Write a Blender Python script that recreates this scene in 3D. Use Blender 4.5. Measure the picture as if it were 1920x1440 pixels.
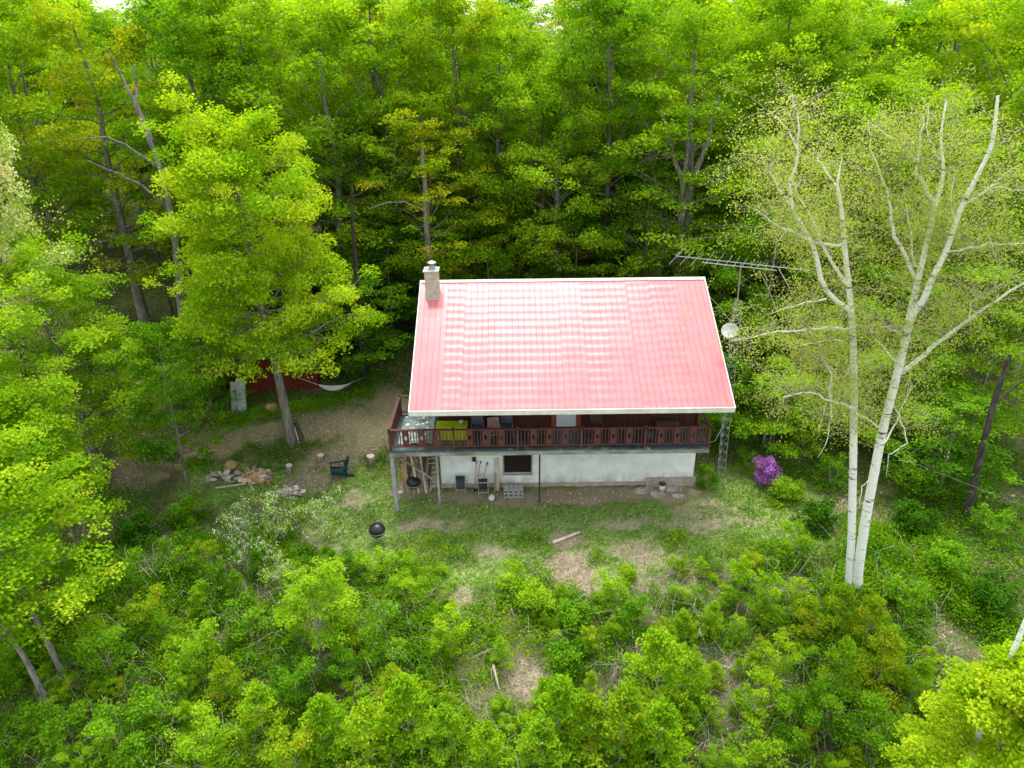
import bpy, math, random
import numpy as np
from mathutils import Matrix, Vector
R_ = math.radians
scene = bpy.context.scene
C = scene.collection
for o in list(bpy.data.objects): bpy.data.objects.remove(o)

# ------------------------------------------------------------------ camera, sky, sun, exposure
CAM = np.array([0.0, 0.0, 17.93]); FPX = 1320.0; PITCH = R_(26); ROLL = R_(0.7)
cd = bpy.data.cameras.new('camera'); cam = bpy.data.objects.new('camera', cd); C.objects.link(cam)
cd.sensor_width = 36; cd.lens = FPX / 1920 * 36; cd.clip_start = 0.1; cd.clip_end = 3000
cam.matrix_world = Matrix.Translation(CAM.tolist()) @ Matrix.Rotation(R_(90) - PITCH, 4, 'X') @ Matrix.Rotation(-ROLL, 4, 'Z')
scene.camera = cam
SUN_EL, SUN_AZ = R_(66), R_(0)          # azimuth from +Y towards +X
w = bpy.data.worlds.new('World'); scene.world = w; w.use_nodes = True
nt = w.node_tree; bg = nt.nodes['Background']
sky = nt.nodes.new('ShaderNodeTexSky'); sky.sky_type = 'NISHITA'; sky.sun_disc = False
sky.sun_elevation = SUN_EL; sky.sun_rotation = SUN_AZ; sky.air_density = 1.6; sky.dust_density = 2.0; sky.ozone_density = 1.0
hs = nt.nodes.new('ShaderNodeHueSaturation'); hs.inputs['Saturation'].default_value = 0.3; hs.inputs['Value'].default_value = 1.0
nt.links.new(sky.outputs[0], hs.inputs['Color']); nt.links.new(hs.outputs[0], bg.inputs[0]); bg.inputs[1].default_value = 0.15
sd = bpy.data.lights.new('sun', 'SUN'); sun = bpy.data.objects.new('sun', sd); C.objects.link(sun)
sd.energy = 1.35; sd.angle = R_(25); sd.color = (1.0, 0.96, 0.88)
d = Vector((math.sin(SUN_AZ) * math.cos(SUN_EL), math.cos(SUN_AZ) * math.cos(SUN_EL), math.sin(SUN_EL)))
sun.rotation_euler = d.to_track_quat('Z', 'Y').to_euler(); sun.location = (0, 0, 60)
scene.view_settings.view_transform = 'Standard'; scene.view_settings.look = 'None'
scene.view_settings.exposure = 1.48; scene.view_settings.gamma = 1
cy = scene.cycles
cy.max_bounces = 7; cy.diffuse_bounces = 4; cy.glossy_bounces = 2; cy.transmission_bounces = 4; cy.transparent_max_bounces = 4

# ------------------------------------------------------------------ rays and terrain
_cr = np.array([math.cos(ROLL), -math.sin(ROLL) * math.sin(PITCH), -math.sin(ROLL) * math.cos(PITCH)])
_cu = np.array([math.sin(ROLL), math.cos(ROLL) * math.sin(PITCH), math.cos(ROLL) * math.cos(PITCH)])
_cf = np.array([0, math.cos(PITCH), -math.sin(PITCH)])
def ray(px, py): return (px - 960) * _cr + (720 - py) * _cu + FPX * _cf
def aty(px, py, y): r = ray(px, py); return CAM + r * (y / r[1])
def wob(x, y, s, k=0.0):
    return (np.sin(x * s + 1.3 + k) * np.cos(y * s * 1.13 + 0.4 + 2 * k) + 0.5 * np.sin(x * s * 2.3 + y * s * 1.7 + 2.1 + k)
            + 0.3 * np.cos(x * s * 4.1 - y * s * 3.7 + 0.8 * k)) / 1.8
def terrain(x, y):
    x = np.asarray(x, float); y = np.asarray(y, float)
    flat = np.clip((y - 20) / 4, 0, 1)
    z = -0.16 * np.clip(21.5 - y, 0, 60) ** 1.12
    up = np.clip(y - 27.3, 0, 400)
    z = z + np.where(up < 9, 0.26 * up, 2.34 + 0.10 * (np.clip(up - 9, 0, 60)))
    z = z + 0.10 * wob(x, y, 0.5) * (1 - 0.85 * flat) + 0.03 * wob(x, y, 1.9, 1)
    house = np.clip(1 - np.maximum(np.abs(x - 2.3) - 6.3, 0) / 1.5, 0, 1) * np.clip(1 - np.maximum(np.abs(y - 27.5) - 3.2, 0) / 1.5, 0, 1)
    return z * (1 - 0.0 * house)
def hit(px, py):
    r = ray(px, py); t = 0.0; lo = None
    if r[2] >= 0: raise ValueError
    t = 8 / r[1]
    step = 0.15 / FPX
    while t * r[1] < 300:
        p = CAM + r * t
        if p[2] <= float(terrain(p[0], p[1])): return p
        t += step
    return p

# ------------------------------------------------------------------ mesh helpers
def mesh_np(name, V, F, mat, parent=None, attrs=None, smooth=False, mats=None, midx=None):
    """V (n,3); F list of int arrays (m,k)"""
    me = bpy.data.meshes.new(name); V = np.asarray(V, np.float32)
    F = [np.asarray(f, np.int32) for f in F if len(f)]
    me.vertices.add(len(V)); me.vertices.foreach_set('co', V.ravel())
    nl = sum(f.size for f in F); nf = sum(len(f) for f in F)
    me.loops.add(nl); me.loops.foreach_set('vertex_index', np.concatenate([f.ravel() for f in F]))
    tot = np.concatenate([np.full(len(f), f.shape[1], np.int32) for f in F]); st = np.concatenate([[0], np.cumsum(tot)[:-1]]).astype(np.int32)
    me.polygons.add(nf); me.polygons.foreach_set('loop_start', st); me.polygons.foreach_set('loop_total', tot)
    if smooth: me.polygons.foreach_set('use_smooth', np.ones(nf, bool))
    for m in (mats or [mat]): me.materials.append(m)
    if midx is not None: me.polygons.foreach_set('material_index', np.asarray(midx, np.int32))
    for k, a in (attrs or {}).items():
        at = me.attributes.new(k, 'FLOAT', 'POINT'); at.data.foreach_set('value', np.asarray(a, np.float32))
    me.update(calc_edges=True); me.validate()
    o = bpy.data.objects.new(name, me); C.objects.link(o)
    if parent is not None: o.parent = parent
    return o
class MB:
    """collects shapes for ONE mesh"""
    def __init__(s): s.v = []; s.f = []
    def add(s, vs, fs):
        b = len(s.v); s.v += [tuple(map(float, q)) for q in vs]; s.f += [tuple(b + i for i in q) for q in fs]; return s
    def box(s, x0, x1, y0, y1, z0, z1, rot=None, piv=None):
        vs = [(x, y, z) for z in (z0, z1) for y in (y0, y1) for x in (x0, x1)]
        if rot is not None:
            p = Vector(piv if piv is not None else ((x0 + x1) / 2, (y0 + y1) / 2, (z0 + z1) / 2))
            vs = [tuple(p + rot @ (Vector(q) - p)) for q in vs]
        return s.add(vs, [(0, 2, 3, 1), (4, 5, 7, 6), (0, 1, 5, 4), (2, 6, 7, 3), (0, 4, 6, 2), (1, 3, 7, 5)])
    def bar(s, a, b, w, h=None):
        a = Vector(a); b = Vector(b); h = h or w; dd = (b - a).normalized()
        up = Vector((0, 0, 1)) if abs(dd.z) < 0.95 else Vector((0, 1, 0))
        r = dd.cross(up).normalized() * (w / 2); u = r.cross(dd).normalized() * (h / 2)
        vs = [p + i * r + j * u for p in (a, b) for i, j in ((-1, -1), (1, -1), (1, 1), (-1, 1))]
        return s.add(vs, [(0, 3, 2, 1), (4, 5, 6, 7), (0, 1, 5, 4), (1, 2, 6, 5), (2, 3, 7, 6), (3, 0, 4, 7)])
    def tube(s, pts, rad, n=8, caps=True):
        V, F = tube_np([tuple(p) for p in pts], rad, n); b = len(s.v)
        s.add(V, F.tolist())
        if caps:
            m = len(pts); s.f.append(tuple(b + i for i in range(n))[::-1]); s.f.append(tuple(b + (m - 1) * n + i for i in range(n)))
        return s
    def lathe(s, prof, c=(0, 0, 0), n=20):
        b = len(s.v); vs = [(c[0] + r * math.cos(2 * math.pi * i / n), c[1] + r * math.sin(2 * math.pi * i / n), c[2] + z) for r, z in prof for i in range(n)]
        fs = [(k * n + i, k * n + (i + 1) % n, (k + 1) * n + (i + 1) % n, (k + 1) * n + i) for k in range(len(prof) - 1) for i in range(n)]
        fs += [tuple(range(n))[::-1], tuple((len(prof) - 1) * n + i for i in range(n))]
        return s.add(vs, fs)
    def prism(s, poly, y0, y1):   # polygon in x,z extruded along y
        n = len(poly); vs = [(x, y0, z) for x, z in poly] + [(x, y1, z) for x, z in poly]
        fs = [tuple(range(n)), tuple(range(2 * n - 1, n - 1, -1))] + [(i, i + n, (i + 1) % n + n, (i + 1) % n) for i in range(n)]
        return s.add(vs, fs)
    def build(s, name, mat, parent=None, smooth=False, bevel=0):
        me = bpy.data.meshes.new(name); me.from_pydata(s.v, [], s.f); me.materials.append(mat)
        if smooth:
            for p in me.polygons: p.use_smooth = True
        me.update(); o = bpy.data.objects.new(name, me); C.objects.link(o)
        if bevel:
            m = o.modifiers.new('bevel', 'BEVEL'); m.width = bevel; m.segments = 2; m.limit_method = 'ANGLE'
        if parent is not None: o.parent = parent
        return o
def tube_np(pts, rad, n=6):
    P = np.asarray(pts, float); m = len(P)
    rad = np.full(m, rad) if np.isscalar(rad) else np.asarray(rad, float)
    T = np.gradient(P, axis=0) if m > 2 else np.repeat((P[1:] - P[:1]), 2, 0)
    T /= np.linalg.norm(T, axis=1, keepdims=True) + 1e-9
    ref = np.array([0.31, 0.9, 0.1]) if abs(T[0, 1]) < .8 else np.array([1.0, 0.1, 0.2])
    A = np.cross(T, ref); A /= np.linalg.norm(A, axis=1, keepdims=True) + 1e-9; B = np.cross(T, A)
    th = np.arange(n) * 2 * math.pi / n
    V = (P[:, None] + rad[:, None, None] * (np.cos(th)[None, :, None] * A[:, None] + np.sin(th)[None, :, None] * B[:, None])).reshape(-1, 3)
    i = np.arange(n); j = (i + 1) % n; k = np.arange(m - 1)[:, None] * n
    F = np.stack([k + i, k + j, k + n + j, k + n + i], -1).reshape(-1, 4)
    return V, F
class Tubes:
    def __init__(s): s.V = []; s.F = []; s.b = 0
    def add(s, pts, rad, n=5):
        V, F = tube_np(pts, rad, n); s.V.append(V); s.F.append(F + s.b); s.b += len(V)
    def build(s, name, mat, parent=None): return mesh_np(name, np.concatenate(s.V), [np.concatenate(s.F)], mat, parent, smooth=True)
def thing(name, label, cat, loc=(0, 0, 0), rz=0, group=None):
    o = bpy.data.objects.new(name, None); C.objects.link(o); o.location = tuple(map(float, loc)); o.rotation_euler = (0, 0, rz)
    o.empty_display_size = 0.2; o['label'] = label; o['category'] = cat
    if group: o['group'] = group
    return o
def tag(o, label, cat, group=None):
    o['label'] = label; o['category'] = cat
    if group: o['group'] = group
    return o
def kids(o): return [c for c in bpy.data.objects if c.parent == o]
def dup(o, loc=None, rz=None, sc=None, label=None, group=None, cat=None, ch=None):
    r = o.copy(); C.objects.link(r)
    if loc is not None: r.location = tuple(map(float, loc))
    if rz is not None: r.rotation_euler = (0, 0, rz)
    if sc is not None: r.scale = sc if hasattr(sc, '__len__') else (sc,) * 3
    if label: r['label'] = label
    if cat: r['category'] = cat
    if group: r['group'] = group
    for c in (ch if ch is not None else kids(o)):
        q = c.copy(); C.objects.link(q); q.parent = r
        for e in ([] if ch is not None else kids(c)):
            g = e.copy(); C.objects.link(g); g.parent = q
    return r

# ------------------------------------------------------------------ materials
def newmat(name):
    m = bpy.data.materials.new(name); m.use_nodes = True; return m, m.node_tree, m.node_tree.nodes['Principled BSDF']
def N(nt, t, **kw):
    n = nt.nodes.new(t)
    for k, v in kw.items():
        if k.startswith('i_'):
            key = k[2:]; key = int(key) if key.isdigit() else key
            n.inputs[key].default_value = v
        else: setattr(n, k, v)
    return n
def rampn(nt, stops, interp='LINEAR'):
    r = nt.nodes.new('ShaderNodeValToRGB'); r.color_ramp.interpolation = interp
    e = r.color_ramp.elements
    while len(e) < len(stops): e.new(0.5)
    for q, (p, c) in zip(e, stops): q.position = p; q.color = (*c, 1) if len(c) == 3 else c
    return r
def simple(name, c1, c2=None, scale=6, rough=0.7, metal=0.0, stretch=(1, 1, 1), bump=0.0, spec=0.3, detail=6, p=(0.35, 0.65)):
    m, nt, b = newmat(name); c2 = c2 or tuple(x * 0.7 for x in c1)
    tc = N(nt, 'ShaderNodeTexCoord'); mp = N(nt, 'ShaderNodeMapping'); mp.inputs['Scale'].default_value = stretch
    nz = N(nt, 'ShaderNodeTexNoise'); nz.inputs['Scale'].default_value = scale; nz.inputs['Detail'].default_value = detail
    nt.links.new(tc.outputs['Object'], mp.inputs[0]); nt.links.new(mp.outputs[0], nz.inputs['Vector'])
    r = rampn(nt, [(p[0], c1), (p[1], c2)]); nt.links.new(nz.outputs['Fac'], r.inputs[0]); nt.links.new(r.outputs[0], b.inputs['Base Color'])
    b.inputs['Roughness'].default_value = rough; b.inputs['Metallic'].default_value = metal; b.inputs['Specular IOR Level'].default_value = spec
    if bump:
        bp = N(nt, 'ShaderNodeBump'); bp.inputs['Strength'].default_value = bump; bp.inputs['Distance'].default_value = 0.02
        nt.links.new(nz.outputs['Fac'], bp.inputs['Height']); nt.links.new(bp.outputs[0], b.inputs['Normal'])
    return m
def leafmat(name, stops, trans=0.46, rough=0.55, objvar=0.18):
    """colour from the per-leaf tint, a little different on every plant; light passes through"""
    m, nt, b = newmat(name)
    at = N(nt, 'ShaderNodeAttribute', attribute_name='tint'); oi = N(nt, 'ShaderNodeObjectInfo')
    ma = N(nt, 'ShaderNodeMath', operation='MULTIPLY_ADD'); ma.inputs[1].default_value = objvar * 2; ma.inputs[2].default_value = -objvar
    nt.links.new(oi.outputs['Random'], ma.inputs[0])
    ad = N(nt, 'ShaderNodeMath', operation='ADD'); nt.links.new(at.outputs['Fac'], ad.inputs[0]); nt.links.new(ma.outputs[0], ad.inputs[1])
    r = rampn(nt, stops); nt.links.new(ad.outputs[0], r.inputs[0])
    nt.links.new(r.outputs[0], b.inputs['Base Color']); b.inputs['Roughness'].default_value = rough; b.inputs['Specular IOR Level'].default_value = 0.02
    tr = N(nt, 'ShaderNodeBsdfTranslucent'); mx = N(nt, 'ShaderNodeMixShader'); mx.inputs[0].default_value = trans
    hv = N(nt, 'ShaderNodeHueSaturation'); hv.inputs['Value'].default_value = 1.25; hv.inputs['Saturation'].default_value = 1.05; hv.inputs['Hue'].default_value = 0.49
    nt.links.new(r.outputs[0], hv.inputs['Color']); nt.links.new(hv.outputs[0], tr.inputs[0])
    nt.links.new(b.outputs[0], mx.inputs[1]); nt.links.new(tr.outputs[0], mx.inputs[2]); nt.links.new(mx.outputs[0], nt.nodes['Material Output'].inputs[0])
    return m
LM = dict(
    bright=leafmat('leaf_bright', [(0, (.13, .30, .008)), (.45, (.23, .44, .010)), (.8, (.35, .54, .014)), (1, (.46, .57, .03))]),
    lime=leafmat('leaf_lime', [(0, (.15, .31, .010)), (.5, (.25, .45, .014)), (1, (.39, .58, .03))]),
    green=leafmat('leaf_green', [(0, (.065, .18, .008)), (.5, (.135, .32, .012)), (1, (.25, .46, .018))]),
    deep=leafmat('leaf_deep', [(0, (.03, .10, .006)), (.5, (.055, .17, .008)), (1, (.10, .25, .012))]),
    amber=leafmat('leaf_amber', [(0, (.12, .27, .008)), (.5, (.23, .40, .012)), (.8, (.36, .47, .016)), (1, (.49, .48, .022))]),
    olive=leafmat('leaf_olive', [(0, (.30, .42, .04)), (.5, (.44, .55, .07)), (1, (.58, .64, .14))], trans=0.4),
    cream=leafmat('leaf_cream', [(0, (.18, .36, .03)), (.42, (.40, .52, .08)), (.68, (.68, .68, .28)), (1, (.82, .77, .45))]),
    yellow=leafmat('leaf_yellow', [(0, (.22, .42, .008)), (.5, (.36, .54, .012)), (1, (.52, .63, .03))]),
    grass=leafmat('leaf_grass', [(0, (.065, .20, .02)), (.5, (.14, .31, .03)), (.8, (.27, .36, .07)), (1, (.46, .41, .2))], trans=0.2, objvar=0),
    straw=leafmat('leaf_straw', [(0, (.22, .16, .11)), (.5, (.42, .34, .24)), (1, (.64, .56, .43))], trans=0.1, objvar=0),
    under=leafmat('leaf_under', [(0, (.05, .15, .007)), (.5, (.12, .29, .010)), (.85, (.24, .42, .014)), (1, (.38, .48, .02))], objvar=0),
    petal=leafmat('leaf_petal', [(0, (.6, .55, .45)), (1, (.85, .82, .75))], trans=0.2),
    magenta=leafmat('leaf_magenta', [(0, (.42, .07, .55)), (1, (.72, .22, .80))], trans=0.2),
)
M = {}
M['bark'] = simple('bark_grey', (.27, .245, .215), (.12, .105, .09), scale=9, rough=.9, stretch=(1, 1, .22), bump=.5)
M['barkdark'] = simple('bark_dark', (.09, .075, .06), (.03, .025, .02), scale=9, rough=.95, stretch=(1, 1, .25), bump=.5)
M['twig'] = simple('bark_twig', (.46, .41, .35), (.26, .22, .18), scale=12, rough=.9)
def birch_mat():
    m, nt, b = newmat('bark_birch'); tc = N(nt, 'ShaderNodeTexCoord'); mp = N(nt, 'ShaderNodeMapping'); mp.inputs['Scale'].default_value = (.8, .8, 4.5)
    nz = N(nt, 'ShaderNodeTexNoise', i_Scale=1.7, i_Detail=5.0, i_Roughness=.7); nt.links.new(tc.outputs['Object'], mp.inputs[0]); nt.links.new(mp.outputs[0], nz.inputs['Vector'])
    r = rampn(nt, [(.36, (.05, .045, .04)), (.385, (.30, .28, .26)), (.42, (.80, .79, .75)), (.8, (.88, .87, .83))]); nt.links.new(nz.outputs['Fac'], r.inputs[0])
    nt.links.new(r.outputs[0], b.inputs['Base Color']); b.inputs['Roughness'].default_value = .7
    return m
M['birch'] = birch_mat()
M['deadwood'] = simple('dead_wood', (.50, .45, .38), (.28, .24, .19), scale=8, rough=.9, stretch=(1, 1, .4))

# ------------------------------------------------------------------ leaves
rngG = np.random.default_rng(7)
def leaves(P, size, rng, up=0.9, tint=0.5, tvar=0.25, drop=0.0):
    """one folded kite per point; returns V, F, tint"""
    n = len(P); nv = rng.normal(size=(n, 3)); nv[:, 2] = np.abs(nv[:, 2]) * .6 + up; nv /= np.linalg.norm(nv, axis=1, keepdims=True)
    a = rng.normal(size=(n, 3)); a[:, 2] -= drop; a -= nv * (a * nv).sum(1, keepdims=True); a /= np.linalg.norm(a, axis=1, keepdims=True) + 1e-9
    b = np.cross(nv, a); s = (size * rng.uniform(.65, 1.3, n))[:, None]
    V = np.stack([P - a * s * .5, P + b * s * .42 + nv * s * .10 - a * s * .02, P + a * s * .55, P - b * s * .42 + nv * s * .10 - a * s * .02], 1).reshape(-1, 3)
    t = np.clip(tint + rng.normal(0, tvar, n) * .5, 0, 1)
    return V, np.arange(4 * n).reshape(n, 4), np.repeat(t, 4)
def envelope(prof, t): return np.interp(t, [p[0] for p in prof], [p[1] for p in prof])
PROF = dict(
    oval=[(0, .45), (.15, .85), (.4, 1), (.65, .88), (.85, .58), (1, .18)],
    dome=[(0, .7), (.2, 1), (.5, .95), (.8, .65), (1, .2)],
    twolobe=[(0, .55), (.1, .95), (.25, 1.0), (.42, .78), (.52, .62), (.62, .82), (.78, .72), (.92, .45), (1, .15)],
    tall=[(0, .35), (.3, .7), (.6, 1), (.85, .7), (1, .2)],
    cone=[(0, .9), (.15, 1), (.5, .7), (.8, .38), (1, .08)])
def grow(seed, H, R, base, nl, prof='oval', leaf=.15, per=130, pad=.75, flat=.38, tint=.5, tvar=.5, bark='bark', kind='green', lean=(0, 0), tr=None, elev=(20, 65), stems=1,
         subs=3, up=.9, name='tree', cluster=1.0, twigs=True, droop=.25, extra=None, sides=7, drop=0.0, tvp=.18):
    rng = np.random.default_rng(seed); T = Tubes(); tr = tr or H * .018
    LP, LT = [], []; prof = PROF[prof]
    def clump(c, r, tt):
        k = max(3, int(per * r * r / (pad * pad) * cluster)); u = rng.normal(size=(k, 3)); u /= np.linalg.norm(u, axis=1, keepdims=True)
        q = u * (rng.uniform(0, 1, (k, 1)) ** .5) * r * np.array([1, 1, flat]); rho = np.hypot(q[:, 0], q[:, 1]) / r; q[:, 2] -= droop * r * rho ** 2
        LP.append(c + q); LT.append(np.full(k, tt))
    for s in range(stems):
        ang = rng.uniform(0, 6.28); sp = 0 if stems == 1 else R * .28 * rng.uniform(.5, 1); b0 = np.array([math.cos(ang), math.sin(ang), 0]) * (0 if stems == 1 else .08 * R)
        tz = np.linspace(0, .93 if stems == 1 else rng.uniform(.8, .97), 9)
        wx = np.cumsum(rng.normal(0, .012 * H, 9)); wy = np.cumsum(rng.normal(0, .012 * H, 9)); wx -= wx[0]; wy -= wy[0]
        TP = np.stack([b0[0] + lean[0] * tz ** 1.3 + wx * tz + sp * math.cos(ang) * tz, b0[1] + lean[1] * tz ** 1.3 + wy * tz + sp * math.sin(ang) * tz, tz * H - .15 * (tz == 0)], 1)
        rr = tr / math.sqrt(stems) * (1.25 * (1 - tz) ** 2 * .25 + (1 - tz) * .85 + .08); T.add(TP, rr, sides)
        n = max(3, nl // stems)
        for i in range(n):
            t = (i + rng.uniform(.1, .9)) / n; th = base + (1 - base) * t; z0 = th * H * .93; az = i * 2.4 + rng.uniform(-.5, .5) + ang
            L = R * envelope(prof, t) * rng.uniform(.72, 1.08) * (1 if stems == 1 else .75)
            el = math.radians(elev[0] + (elev[1] - elev[0]) * t + rng.uniform(-10, 10)); zz = max(0, z0 - L * math.sin(el) * .55)
            p0 = np.array([np.interp(zz / H, tz, TP[:, 0]), np.interp(zz / H, tz, TP[:, 1]), zz])
            dr = np.array([math.cos(az), math.sin(az), 0]); ss = np.linspace(0, 1, 6)
            j = np.cumsum(rng.normal(0, .03 * L, (6, 3)), 0); j[0] = 0
            BP = p0 + dr * (L * ss)[:, None] + np.array([0, 0, 1]) * (L * math.tan(min(el, 1.2)) * (ss * .8 - .25 * ss ** 2 * (1 - t)))[:, None] + j
            r0 = max(.02 * tr / .3, float(np.interp(zz / H, tz, rr)) * .42 * (L / R) ** .5); T.add(BP, r0 * (1 - .85 * ss), 4)
            tt = tint + rng.normal(0, tvp)
            for q in (.55, .8, 1.0): 
                if rng.random() < .92: clump(BP[int(q * 5)] + rng.normal(0, .12 * pad, 3), pad * rng.uniform(.65, 1.1) * (1 if q > .6 else .8), tt + rng.normal(0, tvp * .7))
            for k in range(subs):
                q = rng.uniform(.3, .95); i0 = int(q * 5); sgn = 1 if k % 2 else -1; a2 = az + sgn * rng.uniform(.5, 1.2); l2 = L * rng.uniform(.28, .5)
                e = BP[i0] + np.array([math.cos(a2), math.sin(a2), rng.uniform(0, .5)]) * l2; mid = (BP[i0] + e) / 2 + rng.normal(0, .04 * l2, 3)
                if twigs: T.add([BP[i0], mid, e], [r0 * .45, r0 * .3, r0 * .1], 3)
                clump(e, pad * rng.uniform(.55, .95), tt + rng.normal(0, tvp)); 
                if rng.random() < .5: clump(mid, pad * .6, tt + rng.normal(0, tvp))
        clump(TP[-1] + [0, 0, .2 * pad], pad * .7, tint + .1)
    LP = np.concatenate(LP); LT = np.concatenate(LT); zmin = .02
    LP[:, 2] = np.maximum(LP[:, 2], zmin + rng.uniform(0, .1, len(LP)))
    V, F, t = leaves(LP, leaf, rng, up=up, tint=LT, tvar=tvar, drop=drop)
    root = thing(name, name, 'tree'); tk = T.build('trunk', M[bark], root); cr = mesh_np('crown', V, [F], LM[kind], root, attrs={'tint': t})
    if extra: extra(root, LP, rng)
    return root
PROTO_USED = set()
def place(proto, loc, rz, sc, label, cat, group=None, name=None, kind=None):
    r = proto if proto.name not in PROTO_USED else None
    if r is None:
        r = dup(PROTO_SRC[proto.name], ch=PROTO_KIDS[proto.name])
    else: PROTO_USED.add(proto.name)
    if proto.name in PROTO_USED and r is proto: pass
    r.location = tuple(map(float, loc)); r.rotation_euler = (0, 0, rz); r.scale = sc if hasattr(sc, '__len__') else (sc,) * 3
    r['label'] = label; r['category'] = cat
    if group: r['group'] = group
    elif 'group' in r.keys(): del r['group']
    if kind:
        for c in kids(r):
            if c.name.startswith('crown'): c.material_slots[0].link = 'OBJECT'; c.material_slots[0].material = LM[kind]
    return r
PROTO_SRC, PROTO_KIDS = {}, {}
def proto(o): PROTO_SRC[o.name] = o; PROTO_KIDS[o.name] = kids(o); return o

# ------------------------------------------------------------------ ground masks from the yard's layout
def blob(px, py, rx, ry, s=1.0):
    c = hit(px, py); a = hit(px + rx, py); b = hit(px, py - ry); return (c[0], c[1], abs(a[0] - c[0]), abs(b[1] - c[1]), s)
GRASS = [blob(*q) for q in [(1000, 970, 430, 62), (760, 965, 150, 60), (620, 930, 140, 60), (470, 915, 130, 45), (1420, 960, 130, 75), (1130, 1020, 330, 55), (900, 1030, 180, 60),
                            (690, 1010, 120, 60), (470, 800, 60, 14), (560, 778, 80, 18), (660, 758, 80, 16), (1400, 900, 60, 40)]]
DIRT = [blob(*q) for q in [(250, 880, 60, 32), (330, 852, 60, 28), (410, 825, 60, 26), (500, 808, 60, 22), (590, 800, 60, 25), (660, 780, 60, 30), (720, 770, 50, 45), (700, 820, 60, 40, .75),
                           (620, 870, 60, 40, .62), (590, 900, 50, 26, .55), (870, 935, 60, 15), (960, 932, 60, 12), (1080, 930, 90, 14), (1200, 925, 80, 18), (1270, 920, 50, 26), (790, 915, 50, 20)]]
STRAW = [blob(*q) for q in [(1060, 1085, 48, 45, .9), (1055, 1012, 45, 10, .5), (1100, 1060, 30, 25), (940, 1210, 150, 90, .8), (860, 1170, 70, 50, .8), (1240, 1065, 60, 25, .3), (1460, 1190, 60, 60, .6),
                           (1400, 1290, 60, 60, .5), (960, 1290, 90, 60, .8), (1250, 985, 180, 7, .32), (1090, 1190, 60, 60, .5), (1480, 1120, 60, 40, .6), (560, 1050, 60, 40, .3), (663, 940, 34, 14, .45), (820, 985, 60, 10, .4), (1330, 960, 60, 12, .4), (900, 1040, 70, 14, .4), (1200, 1040, 80, 16, .4)]]
_tab = np.random.default_rng(5).uniform(-1, 1, (256, 256))
def vn(x, y, sc, k=0):
    x = np.asarray(x) * sc + 17.3 * k + 900; y = np.asarray(y) * sc + 9.1 * k + 900; i = np.floor(x).astype(int); j = np.floor(y).astype(int); u = x - i; v = y - j
    u = u * u * (3 - 2 * u); v = v * v * (3 - 2 * v); i &= 255; j &= 255; i2 = (i + 1) & 255; j2 = (j + 1) & 255
    return (_tab[i, j] * (1 - u) + _tab[i2, j] * u) * (1 - v) + (_tab[i, j2] * (1 - u) + _tab[i2, j2] * u) * v
def fbm(x, y, sc, k=0): return vn(x, y, sc, k) * .55 + vn(x, y, sc * 2.1, k + 1) * .3 + vn(x, y, sc * 4.5, k + 2) * .2
def bsum(B, x, y):
    x = x + .9 * fbm(x, y, .9, 11); y = y + .6 * fbm(x, y, .9, 23)
    v = np.zeros(np.shape(x))
    for cx, cy_, rx, ry, s in B:
        q = ((x - cx) / rx) ** 2 + ((y - cy_) / ry) ** 2; v = np.maximum(v, s * np.clip(1.6 - q * 1.1, 0, 1))
    return v
def masks(x, y):
    n1 = fbm(x, y, 1.1, 3) * .8; n2 = fbm(x, y, 4.0, 8) * .5
    g = np.clip(bsum(GRASS, x, y) + n1 * .8 + n2 * .4 - .1, 0, 1) * (bsum(GRASS, x, y) > .02)
    dd = np.clip(bsum(DIRT, x, y) * 1.25 + n1 * .7 + n2, 0, 1) * (bsum(DIRT, x, y) > .02)
    s = np.clip(bsum(STRAW, x, y) * 1.1 + n1 + n2, 0, 1) * (bsum(STRAW, x, y) > .02)
    return g * (1 - dd), dd, s * (1 - dd)

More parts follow.
